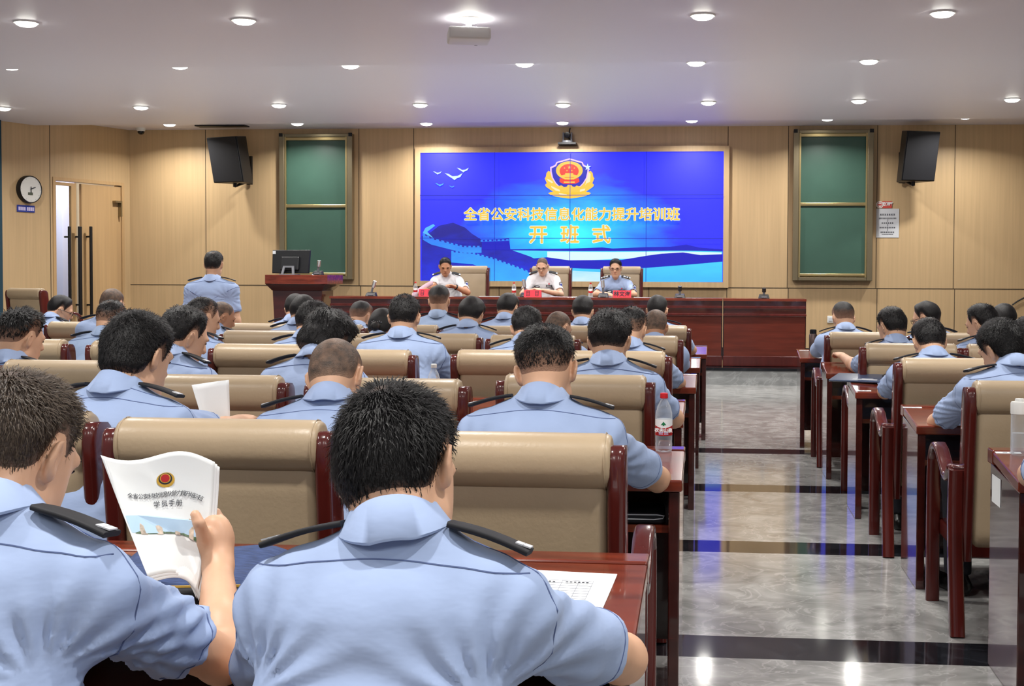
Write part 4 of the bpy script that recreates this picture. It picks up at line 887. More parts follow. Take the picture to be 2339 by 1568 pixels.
# spare chairs
for px, rz, lab in ((62, -.35, 'beside the angled wall below the clock'), (-68, -.35, 'cut by the picture edge below the clock')):
    p = at(px, 665, 15.6); chair(p[0], 15.6, ZP if False else .21, rz, f'spare tan armchair {lab}', 'spare armchairs by the door wall')
q = MB(); pa = at(62, 665, 15.6); q.box((pa[0]-2.2, 14.9, 0), (pa[0]+.8, YP-.02, .21)); o = struct(q.build('floor_low', 'marble_riser'))
# papers on the platform table
for k, (px, w, rz, mm, lab) in enumerate(((1130, .42, .05, 'paper', 'white sheet on the platform table beside the middle man'), (1282, .3, -.1, 'pink_paper', 'pink sheet under the forearm of the middle man'), (1330, .3, .1, 'paper', 'white sheet on the platform table between two men'), (1475, .32, 0, 'paper', 'white sheet beside the speaker in blue'), (1060, .28, .2, 'folder_navy', 'dark folder on the platform table before the man holding a paper'))):
    paper(0, 0, 0, w, .22, rz, lab, m=mm, pos=(at(px, 676, TY+.3)[0], TY+.32, TZ+.001), tilt=0.0)
# ================================================================== people: bodies grown as one skin from a distance field
def smin(a, b, k):
    h = np.maximum(k-np.abs(a-b), 0)/k; return np.minimum(a, b)-h*h*k*.25
def smax(a, b, k): return -smin(-a, -b, k)
def cone(a, b, ra, rb):
    a = np.asarray(a, float); b = np.asarray(b, float); ab = b-a; L2 = ab@ab+1e-12
    def f(P):
        t = np.clip(((P-a)@ab)/L2, 0, 1); return np.linalg.norm(P-a-t[:, None]*ab, axis=1)-(ra+(rb-ra)*t)
    return f
def ell(c, r, R=None):
    c = np.asarray(c, float); r = np.asarray(r, float)
    def f(P):
        q = P-c
        if R is not None: q = q@R
        k0 = np.linalg.norm(q/r, axis=1); k1 = np.linalg.norm(q/(r*r), axis=1)+1e-9; return k0*(k0-1)/k1
    return f
def flatcone(a, b, ra, rb, R, sx):
    """tapered capsule widened sideways: R columns = (side, depth, axis)"""
    a = np.asarray(a, float); al = np.array([0, 0, 0.]); bl = (np.asarray(b, float)-a)@R; bl = bl*np.array([sx, 1, 1])
    g = cone(al, bl, ra, rb)
    def f(P): return g(((P-a)@R)*np.array([sx, 1, 1]))
    return f
def union(prims):
    def f(P):
        d = None
        for p, k in prims:
            e = p(P); d = e if d is None else smin(d, e, k)
        return d
    return f
def nets(f, lo, hi, h, B=4):
    lo = np.asarray(lo, float); hi = np.asarray(hi, float)
    nb = np.ceil((hi-lo)/(h*B)).astype(int)+1
    gi = np.stack(np.meshgrid(*[np.arange(n) for n in nb], indexing='ij'), -1).reshape(-1, 3)
    dc = f(lo+(gi*B+(B-1)/2)*h)
    act = np.abs(dc) < B*h*1.25+.012
    V = np.empty(tuple(nb)+(B, B, B), np.float32); V[...] = dc.reshape(tuple(nb))[..., None, None, None]
    off = np.stack(np.meshgrid(*[np.arange(B)]*3, indexing='ij'), -1).reshape(-1, 3)
    ga = gi[act]; Pp = (lo+(ga[:, None, :]*B+off[None])*h).reshape(-1, 3)
    vals = np.concatenate([f(c) for c in np.array_split(Pp, max(1, len(Pp)//200000))]) if len(Pp) else np.zeros(0)
    V[ga[:, 0], ga[:, 1], ga[:, 2]] = vals.reshape(-1, B, B, B)
    V = V.transpose(0, 3, 1, 4, 2, 5).reshape(nb[0]*B, nb[1]*B, nb[2]*B)
    S = V < 0
    c = np.zeros(tuple(n-1 for n in V.shape), np.int8)
    for o in np.ndindex(2, 2, 2): c += S[o[0]:V.shape[0]-1+o[0], o[1]:V.shape[1]-1+o[1], o[2]:V.shape[2]-1+o[2]]
    A = (c > 0) & (c < 8); idx = np.argwhere(A); n = len(idx)
    cid = np.full(A.shape, -1, np.int32); cid[A] = np.arange(n)
    acc = np.zeros((n, 3)); cnt = np.zeros(n)
    cor = {o: V[idx[:, 0]+o[0], idx[:, 1]+o[1], idx[:, 2]+o[2]] for o in np.ndindex(2, 2, 2)}
    for o in np.ndindex(2, 2, 2):
        for a in range(3):
            if o[a]: continue
            o2 = list(o); o2[a] = 1; v1, v2 = cor[o], cor[tuple(o2)]; mm = (v1 < 0) != (v2 < 0)
            t = v1[mm]/(v1[mm]-v2[mm]); p = np.tile(np.array(o, float), (mm.sum(), 1)); p[:, a] += t; acc[mm] += p; cnt[mm] += 1
    verts = lo+h*(idx+acc/np.maximum(cnt, 1)[:, None])
    quads = []
    for a in range(3):
        b, c_ = (a+1) % 3, (a+2) % 3
        s1 = np.take(S, range(V.shape[a]-1), a); s2 = np.take(S, range(1, V.shape[a]), a)
        e = np.argwhere(s1 != s2); e = e[(e[:, b] > 0) & (e[:, c_] > 0) & (e[:, b] < V.shape[b]-1) & (e[:, c_] < V.shape[c_]-1)]
        ins = S[e[:, 0], e[:, 1], e[:, 2]]
        def g(db, dc_):
            q = e.copy(); q[:, b] -= db; q[:, c_] -= dc_; return cid[q[:, 0], q[:, 1], q[:, 2]]
        Q = np.stack([g(0, 0), g(1, 0), g(1, 1), g(0, 1)], 1); Q[~ins] = Q[~ins][:, ::-1]; Q = Q[(Q >= 0).all(1)]; quads.append(Q)
    return verts, np.concatenate(quads)
def march(f, p, d, n=40, mx=1.0):
    """walk points p along d until they meet the surface"""
    p = np.array(p, float); d = np.asarray(d, float); d = d/np.linalg.norm(d, axis=-1, keepdims=True); t = np.zeros(len(p))
    for _ in range(n): t += np.clip(f(p+d*t[:, None]), -.05, .05)*.9
    return p+d*t[:, None], t
def rx(a): c, s = math.cos(a), math.sin(a); return np.array([[1, 0, 0], [0, c, -s], [0, s, c]])
def ry(a): c, s = math.cos(a), math.sin(a); return np.array([[c, 0, s], [0, 1, 0], [-s, 0, c]])
def rz(a): c, s = math.cos(a), math.sin(a); return np.array([[c, -s, 0], [s, c, 0], [0, 0, 1]])
D2R = math.pi/180
def finger_hand(W, dirf, nrm, side, curl=.5, spread=.0, s=1.0, thumb=None):
    """palm with five bent fingers: dirf along the fingers, nrm out of the back of the hand, side +1 = thumb toward dirf x nrm"""
    d = dirf/np.linalg.norm(dirf); n_ = nrm-d*(nrm@d); n_ /= np.linalg.norm(n_); a = np.cross(d, n_)*side
    R = np.stack([a, d, n_], 1); pr = [(ell(W+d*.045*s, (.041*s, .055*s, .017*s), R), .02)]
    ln = [.068, .078, .072, .056]
    for i in range(4):
        o = W+d*.082*s+a*(.029-.0195*i)*s; th = curl; u = d*math.cos(th)-n_*math.sin(th)+a*spread*(1.5-i); k1 = o+u*ln[i]*.5*s
        th2 = curl*2.3; u2 = d*math.cos(th2)-n_*math.sin(th2); k2 = k1+u2*ln[i]*.34*s; th3 = curl*3.2; u3 = d*math.cos(th3)-n_*math.sin(th3); k3 = k2+u3*ln[i]*.25*s
        pr += [(cone(o-d*.02*s, k1, .0105*s, .0095*s), .012), (cone(k1, k2, .0095*s, .0088*s), .004), (cone(k2, k3, .0088*s, .0078*s), .004)]
    o = W+d*.022*s+a*.028*s-n_*.004*s
    t1 = o+(d*.6+a*.75-n_*.25)*.036*s; t2 = t1+(d*.85+a*.2-n_*.45)*.032*s; t3 = t2+(d*.9-a*.1-n_*.5)*.022*s
    if thumb is not None: t1, t2, t3 = thumb
    pr += [(cone(o, t1, .016*s, .0125*s), .015), (cone(t1, t2, .0118*s, .0105*s), .004), (cone(t2, t3, .0105*s, .0088*s), .004)]
    return pr
def person(label, cx, top, Y, by=0., hy=0., hp=12., dbow=10., hr=0., lean=.16, sw=.165, shirt='shirt_blue', skin='skin', hair='crop', t0=.014,
           elbows=None, hands=None, row='seated officers in light blue shirts', q=1, stand=False, floor=0., seat=.45, glasses=False, ep=True, wrinkle=.0028, curl=.35,
           width=1.0, bun=False, hand_dirs=None, shift=0., sleeve=.74, nbx=0., seams=True, gray=None, handprims=None, belly=0., tz=.80, nbz=.035, spike=.62):
    """q: 2 close, 1 middle, 0 far. Angles in degrees, positive yaw turns to the person's right."""
    hv = {2: .0058, 1: .0085, 0: .0105}[q]; sv = {2: .0068, 1: .010, 0: .0125}[q]
    B = rz(-by*D2R); hp = hp+dbow if hp < 22 else hp
    Hc = at(cx, top, Y)-np.array([0, 0, .121+t0*.9+(.006 if q else 0)])
    R = rz(-(by+hy)*D2R)@rx(-hp*D2R)@ry(hr*D2R)
    hd = lambda x, y, z: Hc+R@np.array([x, y, z])
    bl = lambda p, x, y, z: p+B@np.array([x, y, z])
    NB = bl(Hc, nbx, -.045-.0028*hp, -.19+.0026*hp+nbz)
    S = [bl(NB, s*sw*width, -.008, -.088) for s in (-1, 1)]
    if stand: P = bl(NB, shift, -lean, -.50)
    else:
        P = bl(NB, shift, -lean, -.48); P[2] = floor+seat+.10
    ax = NB-P; ax /= np.linalg.norm(ax); sd = B[:, 0]-ax*(B[:, 0]@ax); sd /= np.linalg.norm(sd); TR = np.stack([sd, np.cross(ax, sd), ax], 1); L = np.linalg.norm(NB-P)
    w = width
    tors = [(flatcone(P+ax*L*.30, P+ax*L*.74, .116+belly, .108, TR, .66/w), .05), (flatcone(P-ax*.03, P+ax*L*.35, .118, .114+belly, TR, .70/w), .08),
            (cone(S[0], S[1], .056, .056), .07), (cone(NB+ax*.025, S[0], .036, .05), .05), (cone(NB+ax*.025, S[1], .036, .05), .05)]
    E, Wr = [], []
    for i, s in enumerate((-1, 1)):
        if elbows is not None and elbows[i] is not None: e = np.array(elbows[i], float)
        elif stand: e = bl(S[i], s*.055, -.01, -.29)
        else:
            e = bl(S[i], s*.11, .20, -.20); e[2] = max(e[2], floor+tz)
        E.append(e)
        if hands is not None and hands[i] is not None: w_ = np.array(hands[i], float)
        elif stand: w_ = bl(e, s*.015, .06, -.24)
        else: w_ = bl(e, -s*.15, .185, .0); w_[2] = max(min(w_[2], floor+tz+.04), floor+tz+.015)
        Wr.append(w_)
    # the arm bones keep human lengths
    for i in range(2):
        v = E[i]-S[i]; l = np.linalg.norm(v)
        if elbows is None or elbows[i] is None: E[i] = S[i]+v/l*min(max(l, .25), .31)
        v = Wr[i]-E[i]; l = np.linalg.norm(v)
        if hands is None or hands[i] is None: Wr[i] = E[i]+v/l*.25
    arms = []
    for i, s in enumerate((-1, 1)):
        arms += [(cone(S[i], E[i], .052, .041), .04), (cone(E[i], E[i]*.7+Wr[i]*.3, .041, .041), .02), (cone(E[i]*.7+Wr[i]*.3, Wr[i], .041, .0265), .02)]
        if handprims and handprims[i]: arms += handprims[i]
        else:
            df = (Wr[i]-E[i])/np.linalg.norm(Wr[i]-E[i])
            if hand_dirs and hand_dirs[i] is not None: df, nn = hand_dirs[i]
            elif stand: nn = B@np.array([s*1., .0, 0])
            else: nn = np.array([0, 0, 1.])
            tsd = 1 if (np.cross(df, nn)@(B[:, 0]*-s if not stand else B[:, 1])) > 0 else -1
            arms += finger_hand(Wr[i], df, nn, tsd, curl)
    # legs
    legs, feet = [], []
    for s in (-1, 1):
        hip = P+B@np.array([s*.09, .02, -.04])
        if stand: kn = bl(hip, s*.01, .02, 0); kn[2] = floor+.48; an = bl(hip, s*.012, -.02, 0); an[2] = floor+.09
        else: kn = bl(hip, s*.03, .42, 0); kn[2] = floor+seat+.055; an = bl(kn, 0, -.02, 0); an[2] = floor+.09
        toe = bl(an, s*.02, .15, 0); toe[2] = floor+.035; heel = bl(an, 0, -.04, 0); heel[2] = floor+.04
        legs += [(hip, kn, an)]; feet += [(heel, toe, an)]
    legp = []
    for hip, kn, an in legs: legp += [(cone(hip, kn, .082, .056), .05), (cone(kn, an, .054, .038), .03)]
    footp = []
    for he, to, an in feet: footp += [(cone(he, to, .032, .026), .02), (cone(an, he, .034, .032), .02)]
    # head
    skull = [(ell(hd(0, -.008, .034), (.0765, .0965, .087), R), .03), (ell(hd(0, -.045, -.03), (.060, .05, .062), R), .05)]
    face = [(ell(hd(0, .034, -.04), (.060, .062, .082), R), .04), (cone(hd(-.012, .066, -.102), hd(.012, .066, -.102), .022, .022), .03), (cone(hd(-.05, .0, -.075), hd(0, .06, -.1), .02, .02), .03), (cone(hd(.05, .0, -.075), hd(0, .06, -.1), .02, .02), .03),
            (cone(hd(0, .090, .018), hd(0, .108, -.022), .009, .0135), .012), (cone(hd(-.014, .094, -.026), hd(.014, .094, -.026), .008, .008), .008), (cone(hd(-.04, .082, .024), hd(.04, .082, .024), .012, .012), .02), (cone(hd(-.018, .087, -.058), hd(.018, .087, -.058), .010, .010), .012)]
    nmid = hd(0, -.028, -.08)
    neck = [(cone(hd(0, -.02, -.05), NB+B@np.array([0, .022, 0]), .050, .044), .03)]
    ears = []
    for s in (-1, 1):
        Re = R@rz(s*30*D2R)@ry(s*10*D2R)
        ears += [(ell(hd(s*.0855, -.014, -.004), (.0085, .021, .033), Re), .010), (ell(hd(s*.080, -.010, -.028), (.008, .012, .014), Re), .008)]
    sub = [ell(hd(s*.0935, -.007, -.001), (.008, .011, .020), R) for s in (-1, 1)]+[ell(hd(s*.033, .096, .010), (.019, .013, .011), R) for s in (-1, 1)]
    trs = union(tors)
    bodyU = union(tors+legp+footp+arms+neck+skull+face+ears)
    def body(Pt):
        d = bodyU(Pt)
        for g in sub: d = smax(d, -g(Pt), .008)
        return d
    rng = np.random.default_rng(int(cx*7+top))
    kd = rng.normal(size=(5, 3))*np.array([22, 18, 30]); ph = rng.uniform(0, 6.28, 5); ks = rng.normal(size=(5, 3))*11
    def fold(Pt):
        n_ = 0
        for i in range(5): n_ = n_+np.sin(Pt@kd[i]+ph[i]+1.6*np.sin(Pt@ks[i]+ph[i]*2))
        return n_/5
    slv = []
    for i in range(2):
        d_ = E[i]-S[i]; l = np.linalg.norm(d_); d_ = d_/l; c = cone(S[i], S[i]+d_*l*1.05, .064*(.7+.3*w), .0655)
        slv.append((c, S[i], d_, l))
    def shirt_f(Pt):
        d = trs(Pt)-.012; 
        for c, s_, d_, l in slv:
            tt = (Pt-s_)@d_
            a_ = smax(c(Pt)-wrinkle*1.1*np.sin(tt*70+3.2*np.sin((Pt@kd[0])*.6)+2*np.sin(Pt@ks[1]*1.6))*np.clip((tt-.03)/.06, 0, 1)*(.4+.6*np.sin(Pt@kd[2]*.7+1)), tt-l*sleeve, .006); d = smin(d, a_, .035)
        d = d+wrinkle*fold(Pt)
        if q:
            for s_, sg in zip(S, (-1, 1)):
                v = Pt-(s_+np.array([0, 0, -.085])); a_ = v@B[:, 0]*-sg; b_ = v[:, 2]; r2_ = a_*a_+b_*b_; th_ = np.arctan2(b_, a_)
                d = d+wrinkle*1.5*np.sin(15*th_+ph[0]+1.2*np.sin(Pt@kd[1]*.4))*np.exp(-r2_/.020)*np.clip(r2_/.003, 0, 1)
        for c, s_, d_, l in slv:
            tt = (Pt-s_)@d_; inner = smax(c(Pt)+.021, -(tt-l*(sleeve-.16)), .006); d = smax(d, -inner, .005)
        d = smax(d, -cone(NB+ax*.03, hd(0, -.02, -.04), .058, .058)(Pt), .008)
        return smax(d, (P[2]-.06-Pt[:, 2]) if not stand else (P[2]-.04-Pt[:, 2]), .01)
    tru = union([(flatcone(P-ax*.05, P+ax*.09, .118, .112, TR, .70/w), .05)]+[(cone(a, b, .082, .058), .06) for a, b, _ in legs]+[(cone(b, c, .058, .050), .03) for _, b, c in legs])
    def trou_f(Pt): return smax(tru(Pt)-.010, np.maximum((floor+.085)-Pt[:, 2], (Pt-P)@ax-.13), .01)
    base = np.array([P[0], P[1], floor])
    t = thing('person', label, 'person', base, 0, row)
    allp = np.array([Hc, NB, P]+S+E+Wr+[k for l in legs for k in l]+[k for f in feet for k in f]+[Hc+np.array([0, 0, .14])])
    lo = allp.min(0)-.17; hi = allp.max(0)+.17; lo[2] = max(lo[2], floor-.02)
    V, Fq = nets(body, lo, hi, hv); np_mesh('body', V-base, Fq, skin, t)
    sp_ = np.array([NB, P]+S+E); V, Fq = nets(shirt_f, sp_.min(0)-.2, sp_.max(0)+.2, sv); so = np_mesh('shirt', V-base, Fq, shirt, t)
    lp = np.array([P]+[k for l in legs for k in l]); V, Fq = nets(trou_f, lp.min(0)-.2, lp.max(0)+.2, .013); np_mesh('trousers', V-base, Fq, 'trousers', t)
    for he, to, an in feet:
        fu = union([(cone(he, to, .032, .027), .02), (cone(an, he, .036, .034), .02)]); f_ = lambda Pt, fu=fu: smax(smax(fu(Pt)-.008, floor+.002-Pt[:, 2], .004), Pt[:, 2]-(floor+.105), .006)
        V, Fq = nets(f_, np.minimum(he, to)-.08, np.maximum(he, to)+np.array([.08, .08, .14]), .011); np_mesh('shoe', V-base, Fq, 'shoe', t)
    # collar: stand and turned-down leaf around the neck
    ca = hd(0, -.03, -.06)-NB; ca /= np.linalg.norm(ca); ca = ca*.75+np.array([0, 0, 1.])*.25; ca /= np.linalg.norm(ca)
    sdc = B[:, 0]-ca*(B[:, 0]@ca); sdc /= np.linalg.norm(sdc); fw_ = np.cross(ca, sdc); cc = NB+ca*.028
    n = 40 if q else 24; vs = []; ths = np.linspace(-152, 152, n+1)
    drs = np.array([sdc*math.sin(a*D2R)-fw_*math.cos(a*D2R) for a in ths]); r2 = .080+.010*(np.abs(ths)/152)**3
    st = cc+drs*r2[:, None]+ca*.10; _, tt = march(shirt_f, st, np.tile(-ca, (n+1, 1)), 30); low = np.clip(.10-tt+.004, -.05, .03)
    low = np.polyval(np.polyfit(ths/152, low, 4), ths/152)
    for i in range(n+1):
        e = abs(ths[i])/152; dirv = drs[i]; lb = max(low[i], -.05); fo = max(.030-.03*e**2, min(lb+.045, .034)); lb = min(lb, fo-.016)
        for (r_, h_) in ((.060, -.02), (.0605, fo-.006), (.063, fo), (.0665, fo-.002), (r2[i]+.003, lb), (r2[i], lb-.003), (.064, fo-.009), (.0635, -.02)): vs.append(cc+dirv*r_*(1+.05*dirv@-fw_)+ca*h_-base)
    secs = range(8)
    k = len(secs); cq = MB(); cq.add(vs, [(i*k+j, i*k+(j+1) % k, (i+1)*k+(j+1) % k, (i+1)*k+j) for i in range(n) for j in range(k)]+[tuple(range(k))[::-1], tuple(n*k+j for j in range(k))])
    cq.build('collar', shirt, so, True, 60)
    # shoulder boards
    for i, s in enumerate((-1, 1)):
        if not ep: break
        a0 = NB*.50+S[i]*.50+np.array([0, 0, .2]); a1 = S[i]+(S[i]-S[1-i])/np.linalg.norm(S[0]-S[1])*.040+np.array([0, 0, .2])
        pts = np.array([a0+(a1-a0)*k/4 for k in range(5)]); hit, _ = march(shirt_f, pts, np.tile([0, 0, -1.], (5, 1)))
        hit[:, 2] = np.maximum(hit[:, 2], NB[2]-.12); z0 = hit[0, 2]+.006; z1 = max(hit[3, 2], hit[4, 2], z0-.06)+.010
        p0 = np.array([a0[0], a0[1], z0]); p1 = np.array([a1[0], a1[1], z1]); u = p1-p0; ln = np.linalg.norm(u); u /= ln; vv = B[:, 1]-u*(B[:, 1]@u); vv /= np.linalg.norm(vv); nn = np.cross(u, vv); nn = nn if nn[2] > 0 else -nn
        ta = (38 if shirt == 'shirt_white' or ep == 2 else 6)*D2R; vv, nn = vv*math.cos(ta)-nn*math.sin(ta), nn*math.cos(ta)+vv*math.sin(ta); sh_ = B[:, 1]*(.028 if ta > .2 else 0.)+np.array([0, 0, .004 if ta > .2 else 0]); p0 = p0+sh_
        eq = MB(); M = lambda x, y_, z_: p0+u*x+vv*y_+nn*z_-base
        eq.sweep([M(x, 0, 0.004*math.sin(math.pi*x/ln)) for x in np.linspace(0, ln, 7)], lambda tt: rounded_profile(.050*(1 if tt > .1 else .72), .009, .004, 3), up=nn); eo = eq.build('epaulette', 'black_cloth', t, True, 60)
        if q or shirt == 'shirt_white' or ep == 2:
            rq = MB()
            for k in ((.80, .86, .90, .955) if ep != 2 else (.30, .48, .66, .95)):
                x = ln*k; cw = .0055 if ep != 2 else .008
                c4 = [M(x-cw, -.012, .0062), M(x+cw, -.012, .0062), M(x+cw, .012, .0062), M(x-cw, .012, .0062)]
                if ep != 2 and k in (.80, .955) and not q: continue
                if ep != 2 and k in (.80, .90): continue
                t4 = [p_+nn*.0022 for p_ in c4]; rq.hexa(c4, t4)
            rq.build('rank_bar', 'rank_silver', eo)
    # yoke and sleeve seams
    if q and seams:
        sm = 'seam' if shirt != 'shirt_white' else 'seam_white'; r_ = .0016 if q == 2 else .0022
        xs = np.linspace(-.21*w, .21*w, 38); zz = -.004+.008*np.cos(xs*14)-.10*xs**2*2
        st = np.array([NB+B@np.array([x, -.5, 0])+np.array([0, 0, z]) for x, z in zip(xs, zz)]); hit, tt = march(shirt_f, st, np.tile(B[:, 1], (len(st), 1)), 60)
        ok = (tt < .62); hit = hit[ok]
        sq = MB()
        if len(hit) > 3: sq.tube([p-base for p in hit], r_, 5); sq.build('yoke_seam', sm, so)
        for (c, s_, d_, l), s in zip(slv, (-1, 1)):
            v1 = np.cross(d_, [0, 0, 1.]); v1 /= np.linalg.norm(v1); v2 = np.cross(v1, d_)
            for off in ((.012, l*(sleeve-.055)) if q else (.012,)):
                tilt = .35 if off < .02 else 0
                an = np.linspace(0, 2*math.pi, 28)
                st = np.array([s_+d_*off+(v1*math.cos(a)+v2*math.sin(a)+(-d_*tilt*math.sin(a)))*.14 for a in an]); hit, tt = march(shirt_f, st, np.array([s_+d_*off]*28)-st, 50)
                good = tt < .125
                run = []
                for g_, h_ in zip(good, hit):
                    if g_: run.append(h_-base)
                    else:
                        if len(run) > 9: sq = MB(); sq.tube(run, r_*.9, 5); sq.build('sleeve_seam', sm, so)
                        run = []
                if len(run) > 9: sq = MB(); sq.tube(run, r_*.9, 5); sq.build('sleeve_seam', sm, so)
    # hair
    ysn = [-.12, -.085, -.06, -.035, -.012, .012, .026, .042, .068, .09]
    prof = {'crop': [-.062, -.060, -.052, -.030, .030, .034, -.006, .03, .082, .09], 'nape': [-.082, -.080, -.074, -.050, .026, .032, -.006, .03, .082, .09], 'buzz': [-.055, -.05, -.045, -.028, .030, .034, .01, .04, .082, .09],
            'long': [-.085, -.085, -.080, -.055, .015, .024, -.02, .01, .066, .08], 'high': [-.045, -.04, -.03, -.005, .034, .036, .0, .03, .08, .09], 'bald': [-.045, -.04, -.03, -.01, .034, .036, .012, .04, .09, .10]}[hair]
    skullU = union(neck+skull+face); hn = rng.normal(size=(6, 3))*np.array([40, 40, 40]); hph = rng.uniform(0, 6.28, 6)
    def hfade(Pt):
        l_ = (Pt-Hc)@R; hl = np.interp(l_[:, 1], ysn, prof); return l_, (l_[:, 2]-hl)
    ramp = .085 if hair in ('crop', 'high', 'nape') else .05
    def hair_f(Pt):
        l_, g = hfade(Pt); u = np.clip(g/ramp, 0, 1); u = u*u*(3-2*u)
        th = t0*(u*1.05-.05)*(1+.35*np.clip(l_[:, 2]/.1, 0, 1)); 
        nz_ = sum(np.sin(l_@hn[i]+hph[i]) for i in range(6))/6*t0*.35
        return smax(skullU(Pt)-th-nz_*u, -g*.7-.0, .004)
    lo_, hi_ = Hc-.16, Hc+.17; V, Fq = nets(hair_f, lo_, hi_, {2: .0055, 1: .0075, 0: .009}[q])
    l_, g = hfade(V); dens = np.clip(g/(.04 if hair != 'high' else ramp), 0, 1)**.8
    if hair in ('high',): dens = np.clip((g-.02)/ramp, 0, 1)
    wh = np.linalg.norm(l_-np.array([.01, -.07, .10]), axis=1); dens = dens-np.clip(1-wh/.032, 0, 1)*(.55 if q else .3)
    if hair in ('buzz', 'bald'): dens = dens*.55+.12
    hm = {'crop': 'hair_black', 'nape': 'hair_black', 'long': 'hair_black', 'high': 'hair_black', 'buzz': 'hair_buzz', 'bald': 'hair_buzz'}[hair]
    if gray: hm = 'hair_brown'
    ho = np_mesh('hair', V-base, Fq, hm, t, dens+.12)
    if q and hair not in ('bald', 'buzz'):
        ns = {2: 14000, 1: 2200}[q]; sel = rng.integers(0, len(V), ns*2); g_ = g[sel]; sel = sel[(g_ > (.035 if hair == 'high' else .018))][:ns]; p = V[sel]+rng.normal(size=(len(sel), 3))*.003; lz = (p-Hc)@R
        e_ = .002; nrm = np.stack([hair_f(p+np.eye(3)[i]*e_)-hair_f(p-np.eye(3)[i]*e_) for i in range(3)], 1); nrm /= np.linalg.norm(nrm, axis=1, keepdims=True)+1e-9
        fl_ = lz-np.array([.01, -.07, .10]); fl_ = fl_@R.T; fl_ -= nrm*(fl_*nrm).sum(1, keepdims=True); fl_ /= np.linalg.norm(fl_, axis=1, keepdims=True)+1e-9
        up_ = np.clip(lz[:, 2:3]/.09, 0, 1); d_ = nrm*(.16+.32*up_)*(.4+.6*min(spike, 1))+fl_*(.95-.2*up_)+rng.normal(size=p.shape)*.2; d_ /= np.linalg.norm(d_, axis=1, keepdims=True)
        u = np.clip(g[sel]/ramp, 0, 1)[:, None]; ln = (.008+.011*u*(t0/.014))*spike*rng.uniform(.7, 1.25, (len(p), 1)); sd_ = np.cross(d_, nrm); sd_ /= np.linalg.norm(sd_, axis=1, keepdims=True)+1e-9; wd_ = .0009 if q == 2 else .0018
        p0 = p-nrm*.003; mid = p0+d_*ln*.55+nrm*.001; tip = p0+d_*ln-nrm*ln*.18
        SV = np.stack([p0-sd_*wd_, p0+sd_*wd_, mid+sd_*wd_*.75, mid-sd_*wd_*.75, tip], 1).reshape(-1, 3); o_ = np.arange(len(p))*5
        SF = np.concatenate([np.stack([o_, o_+1, o_+2, o_+3], 1), np.stack([o_+3, o_+2, o_+4, o_+4], 1)])
        T3 = np.concatenate([np.stack([o_, o_+1, o_+2], 1), np.stack([o_, o_+2, o_+3], 1), np.stack([o_+3, o_+2, o_+4], 1)])
        np_mesh('hair_strands', SV-base, T3, 'strand_brown' if gray else 'strand_black', ho)['kind'] = 'stuff'
    if bun:
        bf = union([(ell(hd(.015, -.125, -.035), (.034, .028, .034), R), .01), (ell(hd(.01, -.10, -.03), (.03, .03, .03), R), .02)]); V, Fq = nets(bf, hd(.015, -.12, -.035)-.08, hd(.015, -.12, -.035)+.08, .008); np_mesh('hair_bun', V-base, Fq, 'hair_black', t, np.ones(len(V)))
        bq = MB()
        for k in range(6): c0 = hd(-.02+.014*k, -.118-.004*math.sin(k), .0+.004*math.sin(k*2)); bq.lathe([(0, -.006), (.006, 0), (0, .006)], c0-base, 8)
        bq.build('hair_clip', 'silver', t)
    # eyes, brows, lips
    eq = MB()
    for s in (-1, 1):
        c0 = hd(s*.032, .089, .0085)-base
        eq.tube([c0+R@np.array([x, -.004*abs(x)/.013, 0]) for x in np.linspace(-.013, .013, 5)], lambda tt: .0045*math.sin(math.pi*(tt*.8+.1)), 6)
    eq.build('eyes', 'eye_dark', t, True)
    eq = MB()
    for s in (-1, 1): eq.tube([hd(s*(.032+x), .0935-abs(x+.0)*.22, .0265+.003*math.cos(x*90))-base for x in np.linspace(-.019, .019, 6)], lambda tt: .0038*math.sin(math.pi*(tt*.8+.1)), 6)
    eq.build('eyebrows', 'brow', t, True)
    eq = MB(); eq.tube([hd(x, .0965-abs(x)*.3, -.0585+.002*math.cos(x*150))-base for x in np.linspace(-.021, .021, 7)], lambda tt: .0052*math.sin(math.pi*(tt*.8+.1)), 6); eq.build('lips', 'lips', t, True)
    if glasses:
        gq = MB()
        for s in (-1, 1):
            gq.tube([hd(s*.034+.024*math.cos(a), .108-abs(.024*math.cos(a)+.034)*.08, .008+.017*math.sin(a))-base for a in np.linspace(0, 2*math.pi, 17)], .0018, 6)
            gq.tube([hd(s*.058, .104, .012)-base, hd(s*.080, .07, .014)-base, hd(s*.0835, -.005, .012)-base], .002, 6)
        gq.tube([hd(-.01, .109, .012)-base, hd(.01, .109, .012)-base], .0018, 6); gq.build('glasses', 'black_gloss', t, True)
    return dict(t=t, base=base, shirt=shirt_f, so=so, NB=NB, S=S, E=E, W=Wr, P=P, B=B, R=R, Hc=Hc)
def patch(pr, where, w, h, material, name, oval=False, depth=.004):
    """small badge laid on the front of a shirt; where = (x, z) from the neck base in the body's frame"""
    n = 10; B = pr['B']; c = pr['NB']+B@np.array([where[0], .5, where[1]])
    rim = [(w/2*math.cos(2*math.pi*i/20), h/2*math.sin(2*math.pi*i/20)) for i in range(20)] if oval else [(-w/2, -h/2), (0, -h/2), (w/2, -h/2), (w/2, h/2), (0, h/2), (-w/2, h/2)]
    st = np.array([c+B@np.array([x, 0, z]) for x, z in [(0, 0)]+rim]); hit, tt = march(pr['shirt'], st, np.tile(-B[:, 1], (len(st), 1)), 60)
    hit = hit+B[:, 1]*depth-pr['base']; q = MB(); k = len(rim); q.add(list(hit)+[p-B[:, 1]*.003 for p in hit[1:]], [(0, i+1, (i+1) % k+1) for i in range(k)]+[(i+1, k+1+i, k+1+(i+1) % k, (i+1) % k+1) for i in range(k)])
    return q.build(name, material, pr['so'])
